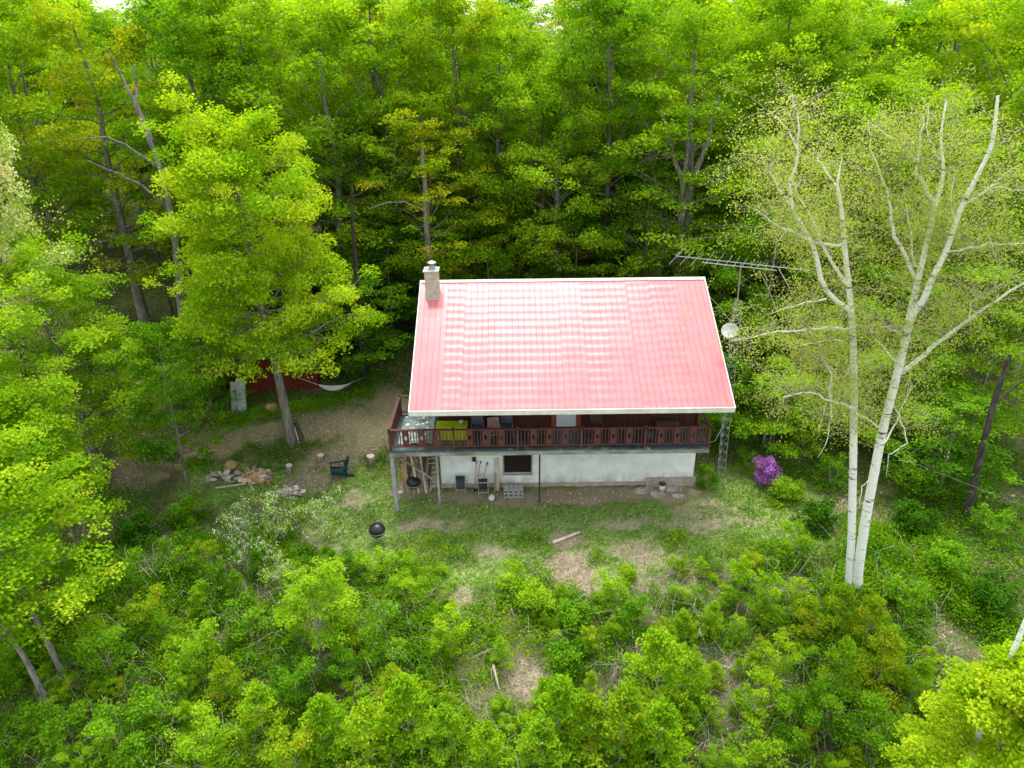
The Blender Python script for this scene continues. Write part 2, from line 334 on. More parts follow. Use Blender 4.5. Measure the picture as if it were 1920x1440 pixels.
def ground():
    xs = np.unique(np.concatenate([np.linspace(-600, -40, 24), np.arange(-40, -24, .8), np.arange(-24, 24, .16), np.arange(24, 40, .8), np.linspace(40, 600, 24)]))
    ys = np.unique(np.concatenate([np.linspace(-200, 6, 16), np.arange(6, 11, .5), np.arange(11, 38, .16), np.arange(38, 60, .7), np.linspace(60, 1500, 40)]))
    X, Y = np.meshgrid(xs, ys); Z = terrain(X, Y) + .015 * rngG.normal(size=X.shape) * (np.abs(X) < 24) * (Y < 38) * (Y > 11)
    nx, ny = len(xs), len(ys); i = np.arange(nx - 1); k = np.arange(ny - 1)[:, None] * nx
    F = np.stack([k + i, k + i + 1, k + nx + i + 1, k + nx + i], -1).reshape(-1, 4)
    g, dd, s = masks(X.ravel(), Y.ravel())
    m, nt, b = newmat('ground'); tc = N(nt, 'ShaderNodeTexCoord')
    def nz(sc, det=8, rough=.6):
        n = N(nt, 'ShaderNodeTexNoise', i_Scale=sc, i_Detail=float(det), i_Roughness=rough); nt.links.new(tc.outputs['Object'], n.inputs['Vector']); return n
    def mix(a, bb, f):
        x = N(nt, 'ShaderNodeMix', data_type='RGBA'); nt.links.new(f, x.inputs[0]); nt.links.new(a, x.inputs[6]); nt.links.new(bb, x.inputs[7]); return x.outputs[2]
    n1, n2, n3 = nz(14), nz(2.2), nz(45, 3)
    lit = rampn(nt, [(.30, (.05, .036, .024)), (.5, (.14, .10, .065)), (.62, (.24, .17, .11)), (.75, (.38, .30, .21))]); nt.links.new(n1.outputs['Fac'], lit.inputs[0])
    grn = rampn(nt, [(.3, (.03, .08, .012)), (.6, (.06, .14, .02)), (.8, (.13, .2, .04))]); nt.links.new(n3.outputs['Fac'], grn.inputs[0])
    gf = rampn(nt, [(.40, (0, 0, 0)), (.62, (.85, .85, .85))]); nt.links.new(n2.outputs['Fac'], gf.inputs[0])
    c = mix(lit.outputs[0], grn.outputs[0], gf.outputs[0])
    lawn = rampn(nt, [(.28, (.08, .18, .025)), (.46, (.14, .25, .04)), (.58, (.27, .31, .10)), (.72, (.45, .40, .22))]); nt.links.new(nz(7).outputs['Fac'], lawn.inputs[0])
    dirt = rampn(nt, [(.3, (.14, .115, .07)), (.5, (.25, .205, .125)), (.63, (.34, .285, .18)), (.75, (.50, .43, .31))]); nt.links.new(nz(16, 9, .7).outputs['Fac'], dirt.inputs[0])
    straw = rampn(nt, [(.3, (.22, .18, .11)), (.55, (.44, .37, .25)), (.75, (.62, .55, .42))]); nt.links.new(nz(22).outputs['Fac'], straw.inputs[0])
    for nm, cc in (('grass_mask', lawn), ('straw_mask', straw), ('dirt_mask', dirt)):
        at = N(nt, 'ShaderNodeAttribute', attribute_name=nm); c = mix(c, cc.outputs[0], at.outputs['Fac'])
    nt.links.new(c, b.inputs['Base Color']); b.inputs['Roughness'].default_value = .95; b.inputs['Specular IOR Level'].default_value = .1
    bp = N(nt, 'ShaderNodeBump', i_Strength=.7, i_Distance=.05); nt.links.new(n1.outputs['Fac'], bp.inputs['Height']); nt.links.new(bp.outputs[0], b.inputs['Normal'])
    o = mesh_np('ground', np.stack([X.ravel(), Y.ravel(), Z.ravel()], 1), [F], m, smooth=True, attrs={'grass_mask': g, 'dirt_mask': dd, 'straw_mask': s}); o['kind'] = 'structure'
ground()
def hills():
    xs = np.linspace(-500, 500, 80); V = []; 
    for k, y in enumerate((330, 380, 460)):
        V.append(np.stack([xs, np.full(80, y), (0, 1, 0.3)[k] * (6 + 3 * np.sin(xs / 90 + .6) + 1.5 * np.sin(xs / 31)) + 13], 1))
    i = np.arange(79); F = np.concatenate([np.stack([k * 80 + i, k * 80 + i + 1, (k + 1) * 80 + i + 1, (k + 1) * 80 + i], 1) for k in range(2)])
    o = mesh_np('hills', np.concatenate(V), [F], simple('wooded_hill', (.10, .20, .08), (.16, .26, .12), scale=.08, rough=1), smooth=True); o['kind'] = 'structure'
hills()

# ------------------------------------------------------------------ the house
M['white'] = simple('painted_white_trim', (.78, .74, .68), (.62, .58, .52), scale=3, rough=.6)
M['stucco'] = simple('whitewashed_block', (.82, .85, .83), (.64, .68, .65), scale=1.6, rough=.9, bump=.35, detail=12)
def stain(m):
    nt = m.node_tree; b = nt.nodes['Principled BSDF']; src = b.inputs['Base Color'].links[0].from_socket
    g_ = N(nt, 'ShaderNodeNewGeometry'); sp = N(nt, 'ShaderNodeSeparateXYZ'); nt.links.new(g_.outputs['Position'], sp.inputs[0])
    nz = N(nt, 'ShaderNodeTexNoise', i_Scale=2.4, i_Detail=8.0, i_Roughness=.7); mp = N(nt, 'ShaderNodeMapping'); mp.inputs['Scale'].default_value = (1, 1, .35); nt.links.new(g_.outputs['Position'], mp.inputs[0]); nt.links.new(mp.outputs[0], nz.inputs['Vector'])
    mr = N(nt, 'ShaderNodeMapRange'); mr.inputs['From Min'].default_value = .75; mr.inputs['From Max'].default_value = .15; nt.links.new(sp.outputs['Z'], mr.inputs['Value'])
    r1 = rampn(nt, [(.40, (0, 0, 0)), (.62, (1, 1, 1))]); nt.links.new(nz.outputs['Fac'], r1.inputs[0])
    ma = N(nt, 'ShaderNodeMath', operation='MULTIPLY'); nt.links.new(mr.outputs[0], ma.inputs[0]); nt.links.new(r1.outputs[0], ma.inputs[1])
    r2 = rampn(nt, [(.60, (0, 0, 0)), (.74, (.4, .4, .4))]); nt.links.new(nz.outputs['Fac'], r2.inputs[0])
    mx_ = N(nt, 'ShaderNodeMath', operation='MAXIMUM'); nt.links.new(ma.outputs[0], mx_.inputs[0]); nt.links.new(r2.outputs[0], mx_.inputs[1])
    x = N(nt, 'ShaderNodeMix', data_type='RGBA'); nt.links.new(mx_.outputs[0], x.inputs[0]); nt.links.new(src, x.inputs[6]); x.inputs[7].default_value = (.42, .36, .27, 1); nt.links.new(x.outputs[2], b.inputs['Base Color'])
stain(M['stucco'])
M['footing'] = simple('bare_footing', (.42, .36, .30), (.30, .25, .20), scale=5, rough=.95, bump=.3)
M['cedar'] = simple('brown_siding', (.10, .035, .018), (.055, .02, .012), scale=3, rough=.8, stretch=(6, 1, .5))
M['orange'] = simple('orange_post', (.36, .085, .03), (.24, .055, .02), scale=5, rough=.7)
M['rail'] = simple('maroon_paint', (.13, .042, .036), (.075, .028, .025), scale=6, rough=.65, stretch=(1, 1, .4))
M['weather'] = simple('weathered_timber', (.33, .32, .29), (.17, .14, .11), scale=5, rough=.9, stretch=(.3, 1, 1), bump=.3)
M['post'] = simple('grey_post', (.36, .38, .38), (.22, .23, .23), scale=7, rough=.85, stretch=(1, 1, .3))
M['galv'] = simple('galvanised_steel', (.45, .47, .48), (.30, .32, .33), scale=14, rough=.45, metal=.6)
M['alum'] = simple('aluminium', (.62, .64, .66), (.5, .5, .52), scale=10, rough=.4, metal=.7)
M['black'] = simple('black_enamel', (.012, .012, .014), (.02, .02, .022), scale=5, rough=.38, spec=.4)
M['blackp'] = simple('black_plastic', (.03, .035, .045), (.02, .022, .03), scale=5, rough=.5)
M['glass'] = simple('dark_glass', (.015, .02, .022), (.02, .025, .03), scale=2, rough=.08, spec=.8)
M['dark'] = simple('dark_opening', (.010, .006, .005), (.02, .012, .01), scale=3, rough=.9)
M['concrete'] = simple('pale_concrete', (.50, .49, .46), (.36, .35, .33), scale=12, rough=.95, bump=.3)
M['stone'] = simple('field_stone', (.46, .41, .36), (.24, .20, .17), scale=6, rough=.9, bump=.4)
M['stonepale'] = simple('pale_stone', (.62, .58, .53), (.40, .36, .32), scale=6, rough=.9, bump=.4)
M['wood'] = simple('sawn_wood', (.46, .30, .15), (.30, .18, .09), scale=6, rough=.85, stretch=(1, 1, .25))
M['woodgrey'] = simple('greyed_wood', (.30, .25, .20), (.13, .10, .08), scale=7, rough=.9, stretch=(1, 1, .25))
M['woodpale'] = simple('pale_wood', (.62, .54, .42), (.45, .36, .26), scale=7, rough=.85, stretch=(1, 1, .25))
def roof_mat():
    m, nt, b = newmat('faded_red_sheet_metal'); tc = N(nt, 'ShaderNodeTexCoord'); nz = N(nt, 'ShaderNodeTexNoise', i_Scale=1.2, i_Detail=8.0)
    nt.links.new(tc.outputs['Object'], nz.inputs['Vector']); r = rampn(nt, [(.3, (.58, .19, .20)), (.7, (.52, .15, .16))]); nt.links.new(nz.outputs['Fac'], r.inputs[0])
    n2 = N(nt, 'ShaderNodeTexNoise', i_Scale=3.0, i_Detail=7.0, i_Roughness=.75); mp = N(nt, 'ShaderNodeMapping'); mp.inputs['Scale'].default_value = (2.2, .16, .16); nt.links.new(tc.outputs['Object'], mp.inputs[0]); nt.links.new(mp.outputs[0], n2.inputs['Vector'])
    r2 = rampn(nt, [(.50, (0, 0, 0)), (.72, (.45, .45, .45))]); nt.links.new(n2.outputs['Fac'], r2.inputs[0]); x = N(nt, 'ShaderNodeMix', data_type='RGBA'); nt.links.new(r2.outputs[0], x.inputs[0]); nt.links.new(r.outputs[0], x.inputs[6]); x.inputs[7].default_value = (.50, .27, .25, 1)
    nt.links.new(x.outputs[2], b.inputs['Base Color']); b.inputs['Metallic'].default_value = 0.0; b.inputs['Roughness'].default_value = .45; b.inputs['Specular IOR Level'].default_value = .22
    b.inputs['Coat Weight'].default_value = .27; b.inputs['Coat Roughness'].default_value = .13; b.inputs['Coat IOR'].default_value = 1.5
    return m
M['roof'] = roof_mat()
def deck_mat():
    m, nt, b = newmat('worn_green_deck_paint'); tc = N(nt, 'ShaderNodeTexCoord'); nz = N(nt, 'ShaderNodeTexNoise', i_Scale=2.5, i_Detail=10.0, i_Roughness=.7)
    nt.links.new(tc.outputs['Object'], nz.inputs['Vector']); r = rampn(nt, [(.35, (.03, .055, .062)), (.55, (.06, .095, .10)), (.64, (.16, .21, .21)), (.72, (.45, .48, .47))]); nt.links.new(nz.outputs['Fac'], r.inputs[0])
    nt.links.new(r.outputs[0], b.inputs['Base Color']); b.inputs['Roughness'].default_value = .35
    return m
M['deck'] = deck_mat()
H = thing('house', 'white-walled house under a faded red metal roof with a maroon railed balcony', 'house', (0, 0, 0))
RX0, RX1, EY, EZ, RY, RZ, BY = -4.0, 8.6, 24.0, 5.08, 30.15, 8.36, 36.3
SL = math.hypot(RY - EY, RZ - EZ); ns = np.array([0, -(RZ - EZ) / SL, (RY - EY) / SL]); ds = np.array([0, (RY - EY) / SL, (RZ - EZ) / SL])
def roof_sheet(front):
    rng = np.random.default_rng(3); xs, hz, wv, pn = [], [], [], []
    n = 50; dx = (RX1 - RX0) / n
    for i in range(n):
        for o_, h_, k_ in ((0, 0, 1), (.007, .016, 1), (.017, .016, 1), (.025, 0, 1), (.09, 0, 1), (.147, 0, 1), (.20, 0, 1)):
            xs.append(RX0 + i * dx + o_ * dx / .252); hz.append(h_); wv.append(k_); pn.append(i)
    xs.append(RX1); hz.append(0); wv.append(0); pn.append(n - 1)
    xs, hz, wv, pn = map(np.array, (xs, hz, wv, pn)); rows = 130; s = np.linspace(0, SL, rows)
    ph = rng.normal(0, .5, n // 4 + 2)[pn // 4]; am = rng.uniform(.6, 1.15, n // 4 + 2)[pn // 4] 
    am = np.where(pn < 5, .12, am); am = np.where(pn > 44, .2, am)
    Z = hz[None] + (.0034 * am * wv)[None] * np.sin(2 * math.pi * s[:, None] / .42 + ph[None]) + (rng.normal(0, .0004, n)[pn] * wv)[None]
    sgn = 1 if front else -1
    P = np.zeros((rows, len(xs), 3)); P[..., 0] = xs[None]
    y0 = EY if front else BY
    P[..., 1] = y0 + sgn * (s[:, None] * ds[1] - Z * -ns[1] * 1.0); P[..., 2] = EZ + s[:, None] * ds[2] + Z * ns[2]
    m_ = len(xs); i = np.arange(m_ - 1); k = np.arange(rows - 1)[:, None] * m_
    F = np.stack([k + i, k + i + 1, k + m_ + i + 1, k + m_ + i], -1).reshape(-1, 4)
    if not front: F = F[:, ::-1]
    P = P.reshape(-1, 3); pan = np.tile(np.arange(m_ - 1) % 7 >= 3, rows - 1); F = F.copy(); F[pan] += len(P)   # flat pans and ribs keep their own edges
    return np.concatenate([P, P]), F
V1, F1 = roof_sheet(True); V2, F2 = roof_sheet(False)
roof = mesh_np('roof', np.concatenate([V1, V2]), [np.concatenate([F1, F2 + len(V1)])], M['roof'], H, smooth=True)
_c = np.concatenate([np.tile(np.arange(350) % 7 >= 3, 129)] * 2); roof.data.polygons.foreach_set('use_smooth', np.ascontiguousarray(_c))
mb = MB()
for y0, sg in ((EY, 1), (BY, -1)):
    a = [(y0 + sg * .03, EZ - .015), (RY, RZ - .03), (RY, RZ - .17), (y0 + sg * .03, EZ - .15)]
    mb.add([(x, y, z) for x in (RX0 + .03, RX1 - .03) for y, z in a], [(0, 1, 2, 3), (7, 6, 5, 4), (0, 4, 5, 1), (1, 5, 6, 2), (2, 6, 7, 3), (3, 7, 4, 0)])
mb.build('soffit', M['cedar'], roof)
for y0, sg in ((EY, 1), (BY, -1)): MB().box(RX0 - .01, RX1 + .01, min(y0, y0 - sg * .05), max(y0, y0 - sg * .05), EZ - .17, EZ + .035).build('fascia', M['white'], roof)
for x in (RX0, RX1):
    for y0 in (EY - .02, BY + .02): MB().bar((x, y0, EZ - .045), (x, RY, RZ - .045), .045, .17).build('rake_trim', M['white'], roof)
mb = MB()
for sg in (1, -1):
    p = [(RY, RZ + .05), (RY - sg * .13, RZ - .024), (RY - sg * .13, RZ - .044), (RY, RZ + .028)]
    mb.add([(x, y, z) for x in (RX0 - .03, RX1 + .03) for y, z in p], [(0, 1, 2, 3), (7, 6, 5, 4), (0, 4, 5, 1), (1, 5, 6, 2), (2, 6, 7, 3), (3, 7, 4, 0)])
mb.build('ridge_cap', M['white'], roof)
# chimney through the front slope
ch = MB().box(-3.70, -3.12, 29.15, 29.73, 7.3, 9.06).build('chimney', simple('chimney_block', (.52, .47, .38), (.40, .36, .29), scale=5, rough=.95, bump=.3), H, bevel=.01)
mb = MB()
for k in range(9): mb.box(-3.706, -3.114, 29.144, 29.736, 7.35 + k * .2, 7.358 + k * .2)
mb.build('mortar_joint', M['footing'], ch)
MB().box(-3.75, -3.07, 29.10, 29.78, 9.06, 9.14).build('chimney_cap', M['alum'], ch, bevel=.01)
mb = MB(); mb.lathe([(.13, 0), (.13, .16), (.10, .17), (.10, .24), (.20, .26), (.20, .29), (.05, .36)], (-3.38, 29.44, 9.14), 16); mb.build('flue_pipe', M['galv'], ch, smooth=False)
# walls
D0, WY, HX0, HX1, HB = 3.03, 26.3, -3.2, 8.0, 34.0
mb = MB(); mb.box(HX0, HX1, WY, HB, -.3, D0 - .16)
fw = None
# foundation with a real opening at the basement window
wx0, wx1, wz0, wz1 = -.39, .80, .68, 1.80
fm = MB()
fm.box(HX0, wx0, WY, WY + .25, -.5, D0 - .16); fm.box(wx1, HX1, WY, WY + .25, -.5, D0 - .16)
fm.box(wx0, wx1, WY, WY + .25, -.5, wz0); fm.box(wx0, wx1, WY, WY + .25, wz1, D0 - .16)
fm.box(HX0, HX0 + .25, WY + .25, HB - .25, -.5, D0 - .16); fm.box(HX1 - .25, HX1, WY + .25, HB - .25, -.5, D0 - .16); fm.box(HX0, HX1, HB - .25, HB, -.5, D0 - .16)
found = fm.build('foundation_wall', M['stucco'], H)
MB().box(HX0 - .03, HX1 + .05, WY - .04, WY - .003, -.5, .20).box(5.9, HX1 + .09, WY - .16, WY - .04, -.5, .42).build('footing', M['footing'], found)
wn = MB().box(wx0 - .06, wx1 + .06, WY - .03, WY - .003, wz1, wz1 + .06).box(wx0 - .06, wx1 + .06, WY - .05, WY - .003, wz0 - .06, wz0).box(wx0 - .06, wx0, WY - .03, WY - .003, wz0, wz1).box(wx1, wx1 + .06, WY - .03, WY - .003, wz0, wz1).build('basement_window', M['weather'], H)
MB().box(wx0 + .01, wx1 - .01, WY + .12, WY + .13, wz0, wz1).build('pane', M['dark'], wn)
up = MB(); dx0, dx1, dz1 = 1.86, 2.72, D0 + 2.03
up.box(HX0, dx0, WY + .02, WY + .2, D0 + .001, 5.75); up.box(dx1, HX1, WY + .02, WY + .2, D0 + .001, 5.75); up.box(dx0, dx1, WY + .02, WY + .2, dz1, 5.75)
up.box(HX0, HX1, HB - .2, HB, D0 - .15, 6.0)
for x0, x1 in ((HX0, HX0 + .18), (HX1 - .18, HX1)):
    pts = [(WY + .2, D0 - .15), (HB - .2, D0 - .15), (HB - .2, 6.0), (RY, RZ - .22), (WY + .2, 6.0)]
    up.add([(x, y, z) for x in (x0, x1) for y, z in pts], [(4, 3, 2, 1, 0), (5, 6, 7, 8, 9)] + [(i, (i + 1) % 5, (i + 1) % 5 + 5, i + 5) for i in range(5)])
for k in range(46):
    x = HX0 + .12 + k * .243
    if not (dx0 - .2 < x < dx1 + .2): up.box(x, x + .03, WY + .002, WY + .021, D0 + .01, 5.6)
wall = up.build('wall', M['cedar'], H)
for x0, x1 in ((-2.4, -1.2), (5.0, 6.6)):
    wi = MB().box(x0, x1, WY - .01, WY + .001, D0 + .95, D0 + .99).box(x0, x1, WY - .01, WY + .001, D0 + 1.9, D0 + 1.95).box(x0, x0 + .05, WY - .01, WY + .001, D0 + .99, D0 + 1.9).box(x1 - .05, x1, WY - .01, WY + .001, D0 + .99, D0 + 1.9).build('window', M['cedar'], H)
    MB().box(x0 + .05, x1 - .05, WY - .004, WY + .001, D0 + .99, D0 + 1.9).build('pane', M['glass'], wi)
door = MB().box(dx0 + .01, dx1 - .01, WY - .01, WY + .04, D0 + .02, dz1 - .01).build('door', simple('white_door', (.72, .76, .78), (.66, .70, .72), rough=.4), H, bevel=.006)
MB().box(dx0 + .17, dx1 - .17, WY - .018, WY - .011, D0 + .95, dz1 - .18).build('door_glass', M['glass'], door)
MB().lathe([(.0, 0), (.03, .005), (.035, .03), (.0, .05)], (dx1 - .08, WY - .05, D0 + 1.0), 10).build('handle', M['alum'], door, smooth=True)
for x in (dx0 - .2, dx1 + .0): MB().box(x + .0, x + .19, WY - .06, WY - .001, D0, 5.4).build('door_casing', M['orange'], H, bevel=.008)
# balcony floor
DX0, DX1, DY = -5.0, 7.97, 24.45
fl = MB().box(DX0, DX1, DY, WY - .002, D0 - .06, D0).box(DX0, HX0 - .002, WY - .002, 27.6, D0 - .06, D0).build('deck', M['deck'], H)
mb = MB().box(DX0, DX1, DY + .02, DY + .10, D0 - .26, D0 - .063); mb.box(DX0, DX0 + .07, DY + .10, 27.6, D0 - .26, D0 - .063); mb.box(DX1 - .07, DX1, DY + .1, WY - .002, D0 - .26, D0 - .063); mb.box(DX0 + .07, HX0, 27.5, 27.6, D0 - .26, D0 - .063)
mb.build('rim_beam', M['weather'], fl)
for k in range(21):
    x = DX0 + .5 + k * .61
    MB().box(x, x + .05, DY + .10, WY - .003 if x > HX0 - .05 else 27.5, D0 - .24, D0 - .063).build('joist', M['weather'], fl)
for x, y, r in ((-4.95, 24.62, .075), (-3.17, 25.0, .04), (1.12, 25.1, .035), (-4.95, 27.45, .06)):
    MB().box(x - r, x + r, y - r, y + r, float(terrain(x, y)) - .3, D0 - .262 if y < 27 else D0 - .262).build('support_post', M['post'] if x < 0 else M['barkdark'], fl)
MB().bar((-4.95, 24.9, 2.7), (-3.4, 24.95, 1.35), .10, .05).build('brace', M['weather'], fl)
# railing: five bays, each three diamond boards and twelve balusters
RT = D0 + .95
rl = MB().box(DX0, DX1, DY + .04, DY + .15, RT - .05, RT).box(DX0, DX1, DY + .065, DY + .125, D0 + .14, D0 + .19).build('railing', M['rail'], H)
MB().box(DX0 - .0, DX0 + .11, DY + .151, 27.6, RT - .05, RT).box(DX0 + .025, DX0 + .085, DY + .151, 27.6, D0 + .14, D0 + .19).box(DX0 + .11, HX0, 27.49, 27.6, RT - .05, RT).box(DX0 + .11, HX0, 27.5, 27.58, D0 + .14, D0 + .19).build('side_rail', M['rail'], rl)
MB().box(DX1 - .11, DX1, DY + .151, WY, RT - .05, RT).box(DX1 - .085, DX1 - .025, DY + .151, WY, D0 + .14, D0 + .19).build('side_rail', M['rail'], rl)
L = (DX1 - DX0 - .1) / 20
postm = MB().box(-.05, .05, -.055, .055, 0, 1.02).build('railing_post', M['rail'], rl, bevel=.006); postm.location = (DX0 + .05, DY + .095, D0)
ht = .95 - .05 - .19; z0 = D0 + .19; wB = .135
hexl = [(-wB, 0), (-wB, ht), (0, ht), (0, ht * .5 + .13), (-.07, ht * .5), (0, ht * .5 - .13), (0, 0)]
bm_ = MB().prism(hexl, -.011, .011); bm_.prism([(-x, z) for x, z in hexl][::-1], -.011, .011)
dia = bm_.build('diamond_board', M['rail'], rl); dia.location = (DX0 + .05 + L, DY + .095, z0)
bal = MB().box(-.017, .017, -.017, .017, 0, ht).build('baluster', M['rail'], rl); bal.location = (DX0 + .05 + L * .25, DY + .095, z0)
first = {'p': True, 'd': True, 'b': True}
def rep(o, loc, key, rz=0):
    if first[key]: first[key] = False
    else:
        q = o.copy(); C.objects.link(q); q.parent = rl; o = q
    o.location = loc; o.rotation_euler = (0, 0, rz)
for k in range(21):
    x = DX0 + .05 + k * L
    if k % 4 == 0: rep(postm, (x, DY + .095, D0), 'p')
    else: rep(dia, (x, DY + .095, z0), 'd')
    if k < 20:
        for j in (1, 2, 3):
            rep(bal, (x + wB * (k % 4 > 0) * .55 + (L - wB * .55 * ((k % 4 > 0) + ((k + 1) % 4 > 0))) * j / 4, DY + .095, z0), 'b')
        if k % 2 and k % 4 != 0: pass
for y in (24.78, 25.06, 25.34, 25.62, 25.9, 26.18, 26.46, 26.74, 27.02, 27.3): rep(dia, (DX0 + .055, y, z0), 'd', math.pi / 2)
rep(postm, (DX0 + .055, 27.54, D0), 'p'); rep(postm, (DX1 - .055, WY - .06, D0), 'p')
for y in (25.0, 25.5): rep(bal, (DX1 - .055, y, z0), 'b')
# ------------------------------------------------------------------ mast, aerial, dish
def lattice():
    t = thing('antenna_tower', 'slim galvanised lattice tower standing by the gable end of the house', 'tower', (9.25, 26.4, 0)); t.rotation_euler = (0, R_(-2.0), 0)
    r = .19; c3 = [(r * math.cos(a), r * math.sin(a)) for a in (R_(90), R_(210), R_(330))]; z1 = 8.6
    for x, y in c3: MB().tube([(x, y, -.2), (x, y, z1)], .016, 6).build('tower_leg', M['galv'], t)
    for k in range(21):
        a, b_ = k * .41, (k + 1) * .41; m = MB()
        for i in range(3):
            p, q = c3[i], c3[(i + 1) % 3]; m.tube([(*p, a + .02), (*q, a + .02)], .008, 4)
            if i == 1: m.tube([(*p, a + .02), (*q, b_ + .02)], .008, 4)
        m.build('lattice_brace', M['galv'], t)
    MB().tube([(0, 0, 8.1), (0, 0, 10.1)], .025, 6).build('mast', M['galv'], t); return t
lattice()
t = thing('television_antenna', 'long rooftop TV antenna with slender cross rods on top of the lattice tower', 'antenna', (8.92, 26.4, 10.12))
bd = Vector((.90, -.43, 0)).normalized(); pe = Vector((.43, .90, 0)).normalized()
MB().bar(bd * -2.55, bd * 2.5, .026).build('boom', M['alum'], t); MB().bar(bd * -1.5 + Vector((0, 0, -.14)), bd * 1.3 + Vector((0, 0, -.14)), .03).build('brace', M['alum'], t)
for k, (s_, l_) in enumerate([(-2.5, 1.35), (-2.1, 1.3), (-1.7, 1.25), (-1.25, 1.1), (-.85, 1.0), (-.5, .9), (-.2, .8), (.1, .7), (.4, .45), (.65, .4), (.9, .36), (1.15, .33), (1.4, .3), (1.65, .28), (1.9, .27), (2.15, .26), (2.4, .26)]):
    c_ = bd * s_; MB().tube([c_ - pe * l_ + Vector((0, 0, .03)), c_ + pe * l_ + Vector((0, 0, .03))], .0065, 5).build('cross_rod', M['alum'], t)
MB().tube([bd * 1.35 + Vector((0, 0, -.05)), bd * 1.75 + Vector((.1, 0, -.75))], .012, 4).build('strut', M['alum'], t)
t = thing('satellite_dish', 'pale grey satellite dish bracketed to the tower beside the roof edge', 'satellite dish', (8.76, 26.25, 7.35))
dn = Vector((-.25, -.62, .74)).normalized(); q = dn.to_track_quat('Z', 'Y')
prof = [(.0, .0), (.12, .008), (.24, .03), (.34, .062), (.385, .085), (.385, .095), (.34, .072), (.24, .04), (.12, .018), (0.001, .01)]
ds_ = MB().lathe(prof, (0, 0, 0), 28).build('dish', simple('dish_grey', (.50, .52, .50), (.36, .38, .36), rough=.5), t, smooth=True); ds_.rotation_euler = q.to_euler(); ds_.scale = (.87,) * 3
arm = MB().tube([(0, -.36, .08), (0, -.30, .42)], .014, 5).tube([(-.3, .15, .07), (0, -.28, .42)], .008, 4).tube([(.3, .15, .07), (0, -.28, .42)], .008, 4).build('feed_arm', M['galv'], t); arm.rotation_euler = q.to_euler()
hd = MB().box(-.04, .04, -.34, -.24, .38, .50).build('receiver', M['concrete'], t); hd.rotation_euler = q.to_euler()
MB().tube([(0, 0, -.02), (.2, .12, -.1)], .025, 6).build('bracket', M['galv'], t)
gw = MB().tube([(9.35, 26.3, 6.3), (13.2, 25.0, 3.35), (21.0, 22.6, .9)], .0045, 4).build('guy_wire', M['galv']); tag(gw, 'thin steel guy wire slanting down from the lattice tower into the woods', 'wire')
cb = [(7.97, 24.7, 3.1), (8.4, 25.2, 2.9), (8.8, 25.8, 3.1), (9.1, 26.2, 3.8)]
tag(MB().tube(cb, .012, 4).build('cable', M['galv']), 'slack grey cable looping from the balcony corner to the lattice tower', 'cable')

# ------------------------------------------------------------------ things in the yard and on the balcony
def gz(x, y): return float(terrain(x, y))
def at(px, py): p = hit(px, py); return (p[0], p[1], gz(p[0], p[1]))
def stump(px, py, r, h, label, tilt=0):
    x, y, z = at(px, py); t = thing('log_stump', label, 'stump', (x, y, z), random.random() * 6, 'sawn log stools on the yard')
    a = MB().lathe([(r * 1.1, -.1), (r * 1.05, .05), (r, h * .5), (r * .97, h - .01)], n=14).build('bark', M['woodgrey'], t, smooth=True)
    MB().lathe([(r * .95, h - .012), (r * .93, h + .004)], n=14).build('cut_face', M['woodpale'], t); t.rotation_euler = (tilt, tilt * .6, random.random() * 6); return t
random.seed(4)
stump(543, 889, .15, .48, 'slim pale log stool between the firewood heap and the green chair', .12)
stump(602, 866, .17, .30, 'low squat log stool just below the leaning boards at the maple', .1)
stump(697, 874, .20, .46, 'thick upright log stool between the green chair and the balcony post')
def adirondack(x, y, z, rz):
    m = simple('dark_green_paint', (.008, .045, .050), (.006, .028, .034), scale=5, rough=.55); t = thing('garden_chair', 'dark green slatted wooden garden chair on worn grass by the log stools', 'chair', (x, y, z), rz)
    def b(n, *a, **k): q = MB().box(*a).build(n, m, t, bevel=.006); return q
    for k in range(6):
        q = MB().box(-.27, .27, -.042, .042, -.011, .011).build('seat_slat', m, t); q.location = (0, -.30 + k * .095, .37 - k * .022)
    for k in range(5):
        q = MB().box(-.05, .05, -.011, .011, 0, .74 - abs(k - 2) * .05).build('back_slat', m, t); q.location = (-.216 + k * .108, .22, .24); q.rotation_euler = (-.42, 0, 0)
    for sx in (-1, 1):
        MB().box(sx * .33 - .07, sx * .33 + .07, -.40, .38, .53, .555).build('armrest', m, t, bevel=.008)
        MB().box(sx * .30 - .045, sx * .30 + .045, -.34, -.30, 0, .53).build('leg', m, t)
        MB().bar((sx * .27, -.36, .36), (sx * .27, .62, .03), .025, .12).build('leg', m, t)
        MB().bar((sx * .30, .26, .05), (sx * .30, .33, .53), .03, .07).build('leg', m, t)
    MB().box(-.29, .29, .36, .385, .50, .56).build('back_brace', m, t); return t
x, y, z = at(637, 893); adirondack(x, y, z, R_(-72))
